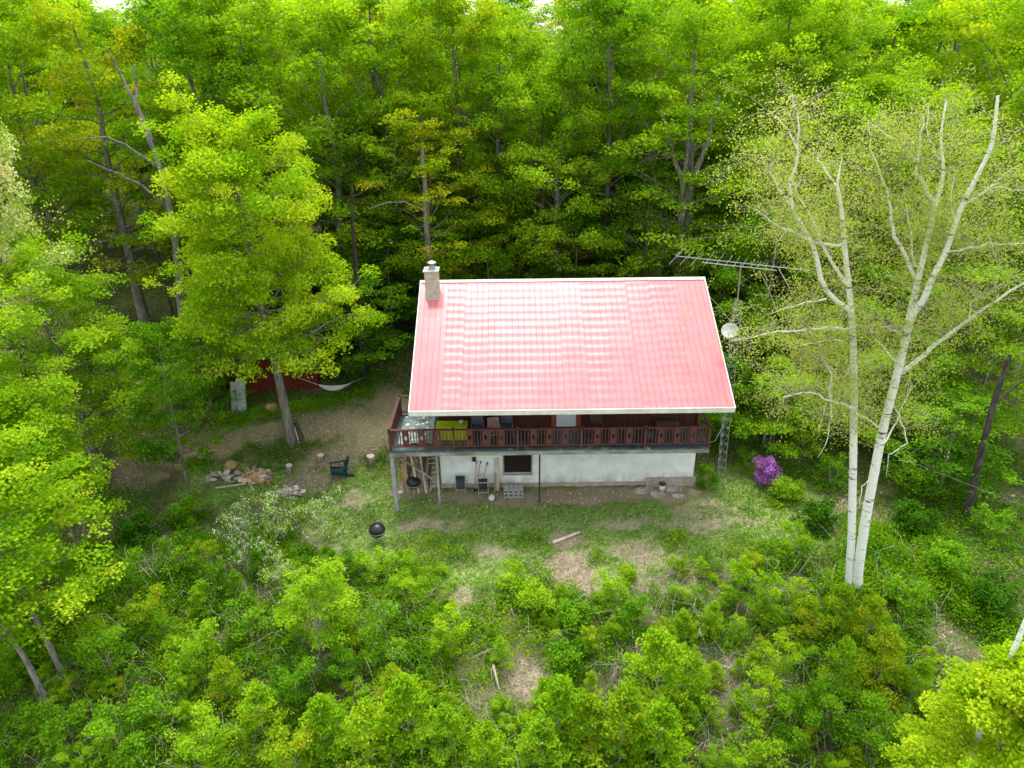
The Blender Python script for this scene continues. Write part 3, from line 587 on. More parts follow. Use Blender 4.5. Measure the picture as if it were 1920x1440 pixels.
def kettle(x, y, z, label, s=1.0, tip=None, sink=False):
    t = thing('kettle_grill', label, 'grill', (x, y, z), .4); t.scale = (s,) * 3
    bz = .48
    MB().lathe([(.02, bz - .20), (.12, bz - .185), (.21, bz - .13), (.265, bz - .04), (.28, bz + .02), (.27, bz + .02)], n=24).build('bowl', M['black'], t, smooth=True)
    lid = MB().lathe([(.285, bz + .022), (.283, bz + .09), (.25, bz + .19), (.17, bz + .27), (.06, bz + .305), (.001, bz + .31)], n=24).build('lid', M['black'], t, smooth=True)
    MB().tube([(-.06, 0, bz + .295), (-.06, 0, bz + .345), (.06, 0, bz + .345), (.06, 0, bz + .295)], .012, 6).build('handle', M['blackp'], lid)
    MB().lathe([(.286, bz + .018), (.291, bz + .022), (.286, bz + .03)], n=24).build('rim', M['alum'], t)
    for a in (R_(90), R_(210), R_(330)): MB().tube([(.17 * math.cos(a), .17 * math.sin(a), bz - .16), (.27 * math.cos(a), .27 * math.sin(a), 0)], .012, 6).build('leg', M['alum'], t)
    return t
x, y, z = at(710, 1020); kettle(x, y, z, 'black kettle grill standing alone on the lawn edge among shrubs', 1.15)
x, y, z = at(775, 925); kettle(x, y, z, 'black kettle grill under the balcony in front of the stacked lumber', 1.1).rotation_euler = (.15, .1, 0)
# firewood heap, fire ring, poles
def rock(r, seed, flat=.6):
    g = np.random.default_rng(seed); me = MB(); n, mrow = 9, 5; vs = []
    for i in range(1, mrow):
        for j in range(n):
            th = math.pi * i / mrow; p = 2 * math.pi * j / n; q = r * g.uniform(.8, 1.15); vs.append((q * math.sin(th) * math.cos(p), q * math.sin(th) * math.sin(p) * .8, q * math.cos(th) * flat))
    vs += [(0, 0, r * flat * .9), (0, 0, -r * flat)]
    fs = [(i * n + j, i * n + (j + 1) % n, (i + 1) * n + (j + 1) % n, (i + 1) * n + j) for i in range(mrow - 2) for j in range(n)]
    fs += [(len(vs) - 2, (j + 1) % n, j) for j in range(n)] + [(len(vs) - 1, (mrow - 2) * n + j, (mrow - 2) * n + (j + 1) % n) for j in range(n)]
    return me.add(vs, fs)
rks = [rock(1, k).build('stone', M['stone'] if k % 2 else M['stonepale']) for k in range(5)]
def rocks(cx, cy_, n, rx, ry, hmax, r, label, group, seed, ring=False):
    g = np.random.default_rng(seed)
    for k in range(n):
        a = g.uniform(0, 6.28); q = math.sqrt(g.uniform(0, 1)) if not ring else g.uniform(.75, 1); x = cx + rx * q * math.cos(a); y = cy_ + ry * q * math.sin(a)
        s = r * g.uniform(.6, 1.3); o = rks[int(g.integers(5))]
        if 'label' in o.keys(): o = o.copy(); C.objects.link(o)
        o.location = (x, y, gz(x, y) + s * .3 + hmax * max(0, 1 - q) * g.uniform(.2, 1)); o.rotation_euler = (g.uniform(-.6, .6), g.uniform(-.6, .6), g.uniform(0, 6)); o.scale = (s * g.uniform(.8, 1.5), s, s)
        tag(o, label, 'stone', group)
x, y, _ = at(428, 898); rocks(x, y, 26, .95, .45, .28, .16, 'rough grey stone in the heap with the split firewood', 'stones in the firewood heap', 1)
x, y, _ = at(545, 925); rocks(x, y, 34, .62, .42, .42, .11, 'pale flat stone piled in the small fire ring', 'stones of the small fire ring', 2)
def logmesh(L, r, seed):
    g = np.random.default_rng(seed); p = [(-L / 2, 0, 0), (-L / 6, g.normal(0, .02), g.normal(0, .02)), (L / 6, g.normal(0, .02), g.normal(0, .02)), (L / 2, 0, 0)]
    return MB().tube(p, [r, r * .95, r * 1.02, r * .93], 7)
lg = [logmesh(.60, .085, k).build('firewood_log', (M['woodgrey'], M['woodpale'], M['wood'])[k % 3] if k < 4 else M['wood']) for k in range(5)]
def logs(cx, cy_, n, rx, ry, hm, label, group, seed, sel=None, sc=1.0, ang=None):
    g = np.random.default_rng(seed)
    for k in range(n):
        a = g.uniform(0, 6.28); q = math.sqrt(g.uniform(0, 1)); x = cx + rx * q * math.cos(a); y = cy_ + ry * q * math.sin(a); o = lg[int(g.integers(5)) if sel is None else sel[k % len(sel)]]
        if 'label' in o.keys(): o = o.copy(); C.objects.link(o)
        o.location = (x, y, gz(x, y) + .08 + hm * (1 - q) * g.uniform(.3, 1)); o.rotation_euler = (0, g.uniform(-.35, .35), (g.uniform(0, 6) if ang is None else ang + g.normal(0, .3))); o.scale = (sc * g.uniform(.8, 1.5), sc, sc)
        tag(o, label, 'log', group)
x, y, _ = at(480, 900); logs(x, y, 34, .75, .5, .42, 'split weathered firewood log tossed on the heap beside the long poles', 'firewood logs on the heap', 3, sel=[1, 3, 2, 1, 0, 4])
x, y, z = at(437, 884); o = rock(.30, 9, .8).build('wood_chunk', M['wood'], smooth=True); o.location = (x, y, z + .35); tag(o, 'big orange-brown wood chunk on top of the stone heap', 'wood chunk')
x, y, _ = at(550, 918); logs(x, y, 6, .35, .25, .35, 'short pale stick lying on the small fire ring stones', 'sticks on the fire ring', 5, sel=[1, 3], sc=.7)
def pole(a, b, r, label, mat='woodgrey', cat='pole', name='wooden_pole', group=None, n=6):
    o = MB().tube([a, tuple((a[i] + b[i]) / 2 + (0, 0, -.015)[i] for i in range(3)), b], [r, r * .9, r * .75], n).build(name, M[mat]); tag(o, label, cat, group); return o
def gp(px, py, dz=.05): x, y, z = at(px, py); return (x, y, z + dz)
pole(gp(375, 911), gp(478, 904), .035, 'thin dark pole lying beside the firewood heap, the longer and upper one')
pole(gp(405, 917), gp(482, 909, .12), .045, 'pale pole lying lowest in front of the firewood heap', 'woodpale')
pole(gp(1036, 1022, .08), gp(1086, 1003, .1), .07, 'bleached fallen log lying on the lawn below the house', 'woodpale', 'log', 'fallen_log')
pole(gp(1412, 1085, .1), gp(1434, 1098, .1), .04, 'short bleached stick on the ground between house and birch', 'woodpale', 'stick', 'stick')
pole(gp(1392, 1052, .08), gp(1418, 1062, .1), .03, 'small pale stick in the leaf litter below the azalea', 'woodpale', 'stick', 'stick')
pole(gp(925, 1268, .5), gp(936, 1298, .1), .05, 'pale broken stick poking out of the dry brush', 'woodpale', 'stick', 'stick')
pole(gp(1345, 1262, .3), gp(1480, 1292, .2), .03, 'long thin bare branch lying over brush below the birches', 'deadwood', 'branch', 'fallen_branch')
pole(gp(1385, 1355, .3), gp(1500, 1330, .5), .028, 'thin bare branch arching over green brush near the bottom edge', 'deadwood', 'branch', 'fallen_branch')
# shed under the trees
sx, sy, sz = aty(500, 745, 32.6)[0], 33.0, gz(-13.5, 33.0)
S = thing('shed', 'dark red board shed hidden among trees behind the yellow maple', 'shed', (sx, sy, sz - .1), R_(8))
M['redb'] = simple('red_boards', (.17, .025, .015), (.09, .014, .010), scale=4, rough=.85, stretch=(8, 1, .4)); M['shroof'] = simple('shed_roof_felt', (.05, .05, .045), (.09, .085, .07), scale=3, rough=.95)
m = MB(); m.box(-2.6, 2.6, 0, 3, 0, 2.3); m.build('wall', M['redb'], S)
MB().add([(-2.9, -.35, 2.25), (2.9, -.35, 2.25), (2.9, 1.5, 3.3), (-2.9, 1.5, 3.3), (-2.9, 3.35, 2.25), (2.9, 3.35, 2.25), (-2.9, -.35, 2.17), (2.9, -.35, 2.17), (2.9, 1.5, 3.22), (-2.9, 1.5, 3.22), (-2.9, 3.35, 2.17), (2.9, 3.35, 2.17)],
         [(0, 1, 2, 3), (3, 2, 5, 4), (7, 6, 9, 8), (8, 9, 10, 11), (0, 6, 7, 1), (4, 5, 11, 10), (0, 3, 9, 6), (3, 4, 10, 9), (1, 7, 8, 2), (2, 8, 11, 5)]).build('roof', M['shroof'], S)
for k in range(17): MB().box(-2.58 + k * .32, -2.54 + k * .32, -.02, -.001, .02, 2.2).build('batten', M['redb'], S)
m = MB().box(.6, 1.5, -.05, -.021, .05, 2.0).build('door', M['redb'], S); MB().box(1.35, 1.4, -.09, -.051, .95, 1.1).build('handle', M['galv'], m)
a = gp(455, 777, 0); o = MB().box(-.21, .21, -.03, .03, 0, 1.9).build('door_slab', simple('weathered_white_panel', (.50, .56, .56), (.25, .30, .31), scale=7, rough=.8, stretch=(1, 1, 2))); o.location = a; o.rotation_euler = (-.12, .10, R_(18)); tag(o, 'tall scuffed white panel leaning beside the red shed', 'panel')
o = MB().box(-.14, .14, -.03, .03, 0, 1.7).build('board', M['galv']); o.location = (a[0] - .42, a[1] + .05, a[2]); o.rotation_euler = (-.12, .13, R_(18)); tag(o, 'narrow grey board leaning beside the scuffed white panel', 'board')
o = rock(.32, 21, .9).build('tree_stump', M['wood'], smooth=True); o.location = gp(511, 772, .2); tag(o, 'ragged tan stump in the grass in front of the red shed', 'stump')
# hammock between maple and a trunk
ha = aty(598, 722, 31.2); hb = aty(662, 716, 33.0); hm_ = [ha + (hb - ha) * t_ + np.array([0, 0, -.34 * (1 - (2 * t_ - 1) ** 2)]) for t_ in np.linspace(0, 1, 9)]
hv = []; 
for k, p in enumerate(hm_):
    wd = .30 * math.sin(math.pi * (k + .4) / 8.8)
    for s_, zz in ((-1, .10), (0, 0), (1, .10)): hv.append((p[0] + .15 * s_ * wd, p[1] + s_ * wd, p[2] + zz * wd * 3)); 
for k, p in enumerate(hm_):
    wd = .30 * math.sin(math.pi * (k + .4) / 8.8)
    for s_, zz in ((-1, .10), (0, 0), (1, .10)): hv.append((p[0] + .15 * s_ * wd, p[1] + s_ * wd, p[2] + zz * wd * 3 - .02))
fs = []
for k in range(8):
    for j in range(2): q = k * 3 + j; fs += [(q, q + 1, q + 4, q + 3), (q + 27, q + 30, q + 31, q + 28)]
Hm = thing('hammock', 'pale hammock slung low between two trees above the green bank', 'hammock', tuple(ha)); o = MB().add([tuple(np.array(v) - ha) for v in hv], fs).build('cloth', simple('hammock_cloth', (.62, .64, .62), (.5, .52, .5)), Hm, smooth=True)
hc = aty(553, 706, 30.3); hd_ = aty(686, 706, 34.0)
MB().tube([(0, 0, 0), tuple(hc - ha)], .015, 4).build('rope', M['woodpale'], Hm); MB().tube([tuple(hb - ha), tuple(hd_ - ha)], .015, 4).build('rope', M['woodpale'], Hm)
# basement wall things
def folding_chair(x, y, z, rz, label, fold):
    t = thing('folding_chair', label, 'chair', (x, y, z), rz, 'metal folding chairs by the basement wall'); f = M['alum']
    for sx in (-1, 1):
        MB().tube([(sx * .21, -.16, 0), (sx * .21, .02, .84)], .012, 6).build('leg', f, t); MB().tube([(sx * .19, .16 - fold * .22, 0), (sx * .19, -.12 + fold * .1, .50)], .012, 6).build('leg', f, t)
    MB().box(-.21, .21, -.008, .02, .64, .82, Matrix.Rotation(-.1, 3, 'X')).build('backrest', M['blackp'], t, bevel=.01)
    s = MB().box(-.19, .19, -.20, .20, -.012, .018).build('seat', M['blackp'], t, bevel=.01); s.location = (0, -.06 if not fold else -.03, .44 if not fold else .42); s.rotation_euler = ((1.15, 0, 0) if fold else (.1, 0, 0))
    MB().tube([(-.2, -.12, .16), (.2, -.12, .16)], .01, 5).build('rung', f, t); MB().tube([(-.19, -.07, .12), (.19, -.07, .12)], .01, 5).build('rung', f, t); return t
folding_chair(-2.32, 25.95, 0, 0, 'folded black padded chair leaning on the white wall nearest the lumber', 1)
folding_chair(-1.32, 25.72, 0, .1, 'black folding chair set open beside the yellow-handled rakes', 0)
def tool(px, pxt, pyt, col, label, head):
    b_ = (aty(px, 930, 25.95)[0], 25.95, .03); tp = aty(pxt, pyt, 26.24); t = thing('garden_tool', label, 'tool', b_, 0, 'long-handled tools leaning on the white wall')
    MB().tube([(0, 0, .05), tuple(np.array(tp) - b_)], .018, 6).build('handle', M[col], t)
    if head: MB().box(-.13, .13, -.02, .02, .0, .09).build('tool_head', M['galv'], t)
    MB().tube([tuple(np.array(tp) - b_ + (0, -.03, 0)), tuple(np.array(tp) - b_ + (0, -.03, -.12))], .026, 6).build('grip', M['blackp'], t)
tool(891, 893, 864, 'wood', 'yellow straight rake handle, the one closest to the folded chair', True); tool(893, 901, 864, 'wood', 'middle yellow tool handle leaning on the white wall', True); tool(902, 914, 866, 'woodgrey', 'grey tool handle tilted most, behind the open folding chair', False)
o = MB().box(-.08, .08, -.10, 0, -.09, .09).box(-.03, .03, .0, .06, -.03, .03).build('wall_lamp', M['blackp'], bevel=.01); o.location = (aty(889, 859, 26.3)[0], 26.24, aty(889, 859, 26.3)[2]); tag(o, 'small black lamp box fixed high on the white basement wall', 'lamp')
o = MB().box(-.09, .09, -.02, .02, 0, 1.55).build('board', M['woodpale']); o.location = (aty(932, 915, 25.95)[0], 25.98, 0); o.rotation_euler = (-.17, 0, 0); tag(o, 'pale narrow board standing against the wall near the basement window', 'board')
o = MB().box(-.05, .05, -.02, .02, 0, .95).build('board', M['woodgrey']); o.location = (aty(928, 915, 25.9)[0], 25.85, 0); o.rotation_euler = (-.1, .03, 0); tag(o, 'short dark stick leaning in front of the pale narrow board', 'board')
o = rock(.16, 31, .5).build('paper_sack', M['white'], smooth=True); o.location = gp(922, 936, .08); o.scale = (1, 1.8, .6); tag(o, 'crumpled white sack on the dirt beside the folding chair', 'sack')
M['cmu'] = simple('cinder_block', (.42, .41, .38), (.30, .29, .27), scale=14, rough=.95, bump=.3)
def cmu():
    m = MB(); m.box(-.1, .1, -.2, -.165, 0, .19).box(-.1, .1, .165, .2, 0, .19).box(-.1, .1, -.018, .018, 0, .19).box(-.1, -.065, -.165, -.018, 0, .19).box(.065, .1, -.165, -.018, 0, .19).box(-.1, -.065, .018, .165, 0, .19).box(.065, .1, .018, .165, 0, .19)
    return m.build('cinder_block', M['cmu'])
cb0 = cmu(); xb = aty(963, 925, 25.8)[0]
for k in range(4):
    for lv in range(2):
        o = cb0 if (k, lv) == (0, 0) else cb0.copy()
        if o is not cb0: C.objects.link(o)
        o.rotation_euler = (R_(90), 0, 0) if lv else (R_(90), 0, 0); o.location = (xb - .33 + k * .215 + lv * .01, 25.62 + lv * .02, .2 + lv * .195 * 2.06 - 0)
        if lv: o.location = (xb - .33 + k * .215, 25.86, .2); 
        tag(o, ('grey cinder block in the front row below the basement window', 'grey cinder block in the row against the wall below the window')[lv], 'cinder block', ('front row of cinder blocks', 'back row of cinder blocks')[lv])
# bucket, slabs
bx = aty(1240, 912, 25.9); t = thing('bucket', 'white plastic bucket with a dark rim on flat stones by the wall', 'bucket', (bx[0], 25.75, .10)); MB().lathe([(.12, 0), (.15, .32), (.145, .32), (.115, .02), (.001, .02)], n=18).build('pail', simple('bucket_plastic', (.68, .62, .56), (.6, .5, .42)), t, smooth=True); MB().lathe([(.155, .29), (.16, .34), (.148, .34)], n=18).build('lid_rim', M['blackp'], t)
slabs = [(1205, 922, .55, .3, .2, 'long grey flagstone lying nearest the middle of the wall'), (1232, 928, .4, .28, -.3, 'flagstone under the white bucket'), (1262, 918, .5, .3, .1, 'broad tan flagstone close to the wall corner'), (1190, 908, .22, .12, .5, 'small bluish slab against the wall footing'), (1272, 932, .35, .2, -.2, 'broken tan slab on dirt below the wall corner')]
for px, py, a_, b_, rz, lb in slabs:
    g = random.Random(px); pts = [(a_ * math.cos(q) * g.uniform(.75, 1.1), b_ * math.sin(q) * g.uniform(.75, 1.1)) for q in [i * math.pi / 4 for i in range(8)]]
    o = MB().add([(x, y, z) for z in (0, .07) for x, y in pts], [tuple(range(8))[::-1], tuple(range(8, 16))] + [(i, (i + 1) % 8, (i + 1) % 8 + 8, i + 8) for i in range(8)]).build('flagstone', M['stone'], bevel=.01); o.location = gp(px, py, -.01); o.rotation_euler = (random.uniform(-.04, .04), random.uniform(-.04, .04), rz); tag(o, lb, 'flagstone', 'flagstones along the basement wall')
# lumber under the balcony corner
pl = [MB().box(-w_, w_, -.022, .022, 0, l_).build('lumber_board', M[mm]) for w_, l_, mm in ((.07, 2.0, 'woodgrey'), (.05, 2.2, 'wood'), (.09, 1.7, 'woodgrey'), (.045, 1.9, 'woodpale'), (.11, 1.5, 'wood'), (.06, 2.3, 'barkdark'))]
g = np.random.default_rng(9)
for k in range(64):
    o = pl[k % 6]; lean_ = k
    if 'label' in o.keys(): o = o.copy(); C.objects.link(o)
    o.location = (-4.75 + 1.05 * ((k * .618) % 1) + g.normal(0, .03), 25.85 + .15 * (k // 16) + g.uniform(-.08, .08), gz(-4, 26) - .03); o.rotation_euler = (-g.uniform(.08, .2), g.normal(0, .10), g.uniform(-.6, .6)); tag(o, ('long greyed board', 'long tan board', 'broad short grey board', 'narrow pale board', 'broad tan offcut', 'dark long board')[k % 6] + ' stood on end in the lumber store under the balcony corner', 'board', 'boards stored under the balcony corner')
t = thing('storage_rack', 'dark open rack of slats standing between the lumber and the white wall', 'rack', (-3.52, 26.1, gz(-3.5, 26.1)))
for sx in (-.2, .2): MB().box(sx - .025, sx + .025, -.03, .03, 0, 2.3).build('upright', M['woodgrey'], t)
for k in range(9): MB().box(-.175, .175, -.03, .25, .2 + k * .24, .225 + k * .24).build('shelf', M['woodpale'], t)
for k, (px, py, s_) in enumerate(((800, 925, .14), (812, 918, .11), (752, 928, .12))):
    o = rock(s_, 40 + k, .7).build('rubble_stone', M['stonepale']); o.location = gp(px, py, .06); tag(o, ('chalky lump beside the kettle grill under the balcony', 'smaller chalky lump next to the storage rack', 'flat white lump at the foot of the lumber')[k], 'stone')
x, y, z = at(775, 935)
# balcony things
def tarp():
    xs = np.linspace(-4.75, -3.35, 30); ys = np.linspace(24.95, 27.3, 40); X, Y = np.meshgrid(xs, ys); Z = D0 + .03 + .10 * np.abs(fbm(X, Y, 2.3, 5)) + .05 * np.abs(fbm(X, Y, 6, 9)); X = X + .05 * fbm(X, Y, 2, 3)
    i = np.arange(29); k = np.arange(39)[:, None] * 30; F = np.stack([k + i, k + i + 1, k + 31 + i, k + 30 + i], -1).reshape(-1, 4); V = np.stack([X.ravel(), Y.ravel(), Z.ravel()], 1)
    V2 = V.copy(); V2[:, 2] -= .012
    o = mesh_np('tarpaulin', np.concatenate([V, V2]), [np.concatenate([F, F[:, ::-1] + len(V)])], simple('grey_green_tarp', (.09, .14, .14), (.30, .36, .35), scale=1.8, rough=.28, spec=.6), smooth=True); tag(o, 'crumpled glossy grey-green tarpaulin spread on the open end of the balcony', 'tarpaulin')
tarp()
bx0 = aty(848, 800, 25.6)
t = thing('storage_box', 'lime yellow plastic storage chest on the balcony by the wall', 'chest', (bx0[0], 25.55, D0)); ym = simple('lime_plastic', (.42, .55, .01), (.36, .48, .01), rough=.45)
MB().box(-.62, .62, -.28, .28, .0, .56).build('body', ym, t, bevel=.02); MB().box(-.65, .65, -.31, .31, .562, .62).build('lid', ym, t, bevel=.02); MB().box(-.6, .6, -.02, .0, .621, .632).build('lid_seam', simple('lime_seam', (.25, .33, .01)), t); 
o = MB().lathe([(.06, 0), (.10, .05), (.09, .12), (.03, .15)], n=12).build('pot', M['concrete'], smooth=True); o.location = (bx0[0] + .38, 25.62, D0 + .622); tag(o, 'small grey pot sitting on the lime yellow chest', 'pot')
def arm_chair(px, cm, label, y=25.65, rz=0.0):
    x = aty(px, 800, y)[0]; t = thing('patio_chair', label, 'chair', (x, y, D0), rz, 'chairs set out on the balcony'); m = M[cm]
    MB().box(-.25, .25, -.25, .22, .38, .43).build('seat', m, t, bevel=.015); MB().box(-.25, .25, .20, .25, .43, .98, Matrix.Rotation(-.12, 3, 'X')).build('backrest', m, t, bevel=.03)
    for sx in (-1, 1):
        MB().box(sx * .27 - .03, sx * .27 + .03, -.24, .22, .60, .635).build('armrest', m, t, bevel=.01)
        for yy in (-.22, .20): MB().box(sx * .25 - .022, sx * .25 + .022, yy - .022, yy + .022, 0, .60 if yy < 0 else .6).build('leg', m, t)
M['greyp'] = simple('slate_grey_plastic', (.10, .12, .15), (.07, .085, .11), rough=.5); M['pink'] = simple('dusty_pink_fabric', (.36, .20, .20), (.22, .13, .14), rough=.9); M['cocoa'] = simple('brown_fabric', (.10, .055, .05), (.07, .04, .035), rough=.9)
arm_chair(895, 'greyp', 'slate grey chair beside the lime yellow chest'); arm_chair(927, 'pink', 'dusty pink chair between two slate grey chairs', 25.2, .2); arm_chair(950, 'greyp', 'slate grey chair standing closest to the white door', 25.75); arm_chair(1118, 'cocoa', 'brown cushioned armchair on the other side of the white door', 25.6)
x0 = aty(1190, 800, 26.0)[0]; o = MB().box(-.5, .5, -.12, .12, .0, .42).build('planter', M['cocoa'], bevel=.02); o.location = (aty(1250, 800, 25.9)[0], 25.95, D0); tag(o, 'low dark bench box against the house wall on the shaded balcony', 'bench')
# boards leaning on the maple
for k, (p, q, lb) in enumerate((((577, 846), (554, 785), 'longer dark board leaning on the trunk of the yellow maple'), ((566, 836), (552, 792), 'shorter dark board leaning on the yellow maple trunk'))):
    a_ = np.array(gp(*p, 0)); b_ = aty(*q, a_[1] + .35); o = MB().bar(tuple(a_), tuple(b_), .10, .04).build('leaning_board', M['barkdark']); tag(o, lb, 'board')
o = MB().bar(gp(562, 836, .1), tuple(aty(551, 800, at(562, 836)[1] + .2)), .07, .05).build('leaning_board', M['woodpale']); tag(o, 'thin tan board between the two dark boards on the maple', 'board')

# ------------------------------------------------------------------ trees
def seat(px, Y, z=8.0):
    D = Y * math.cos(PITCH) + (CAM[2] - z) * math.sin(PITCH); x = (px - 960) / FPX * D; return x, Y, gz(x, Y) - .1
def topz(px, py, Y): return aty(px, py, Y)[2]
# the yellow-green maple beside the yard, grown where it stands
x, y, z = at(548, 835); zt = topz(470, 200, y)
A = grow(11, zt - z, 4.9, .33, 60, 'twolobe', leaf=.125, per=290, pad=.92, flat=.5, tint=.68, kind='bright', lean=(-1.0, 0), tr=.24, name='maple_tree', elev=(12, 60), subs=4, bark='bark')
A.location = (x, y, z); A.scale = (.87, .9, 1); A['label'] = 'big yellow-green maple with a leaning grey trunk at the yard edge, boards leaning on it'; A['category'] = 'tree'
PR = {}
def mk(key, *a, **k): PR[key] = (proto(grow(*a, **k)), a[1], a[2])
mk('dome', 21, 16, 5.0, .30, 36, 'dome', leaf=.14, per=230, pad=1.0, name='broadleaf_tree', tr=.26, flat=.5)
mk('oval', 22, 16, 4.4, .26, 36, 'oval', leaf=.14, per=230, pad=.95, name='broadleaf_tree', tr=.24, flat=.5)
mk('tall', 23, 18, 4.2, .28, 38, 'tall', leaf=.14, per=210, pad=.95, name='broadleaf_tree', tr=.26, flat=.42)
mk('lace', 24, 16, 4.6, .30, 32, 'oval', leaf=.13, per=150, pad=.9, name='broadleaf_tree', tr=.22, subs=4, flat=.3)
mk('layer', 25, 15, 5.0, .22, 34, 'dome', leaf=.135, per=180, pad=1.15, flat=.27, name='broadleaf_tree', tr=.28, elev=(8, 45), droop=.15)
mk('youngtree', 26, 7, 2.5, .16, 22, 'oval', leaf=.11, per=130, pad=.65, flat=.28, name='young_tree', tr=.07, elev=(5, 50))
mk('thicket', 27, 5, 2.6, .12, 20, 'dome', leaf=.105, per=135, pad=.65, flat=.32, name='young_tree', tr=.05, stems=3, elev=(10, 50))
mk('bare', 28, 12, 3.0, .35, 22, 'tall', leaf=.10, per=6, pad=.6, name='bare_tree', tr=.13, bark='barkdark', subs=5)
g = np.random.default_rng(77)
def tree(key, px, py, Y, R, kind, label, rz=None, group=None, name='tree', cat='tree', zmid=8.0):
    p, H0, R0 = PR[key]; x, y, z = seat(px, Y, zmid); h = topz(px, py, Y) - z
    return place(p, (x, y, z), g.uniform(0, 6.28) if rz is None else rz, (R / R0, R / R0, h / H0), label, cat, group, kind=kind)
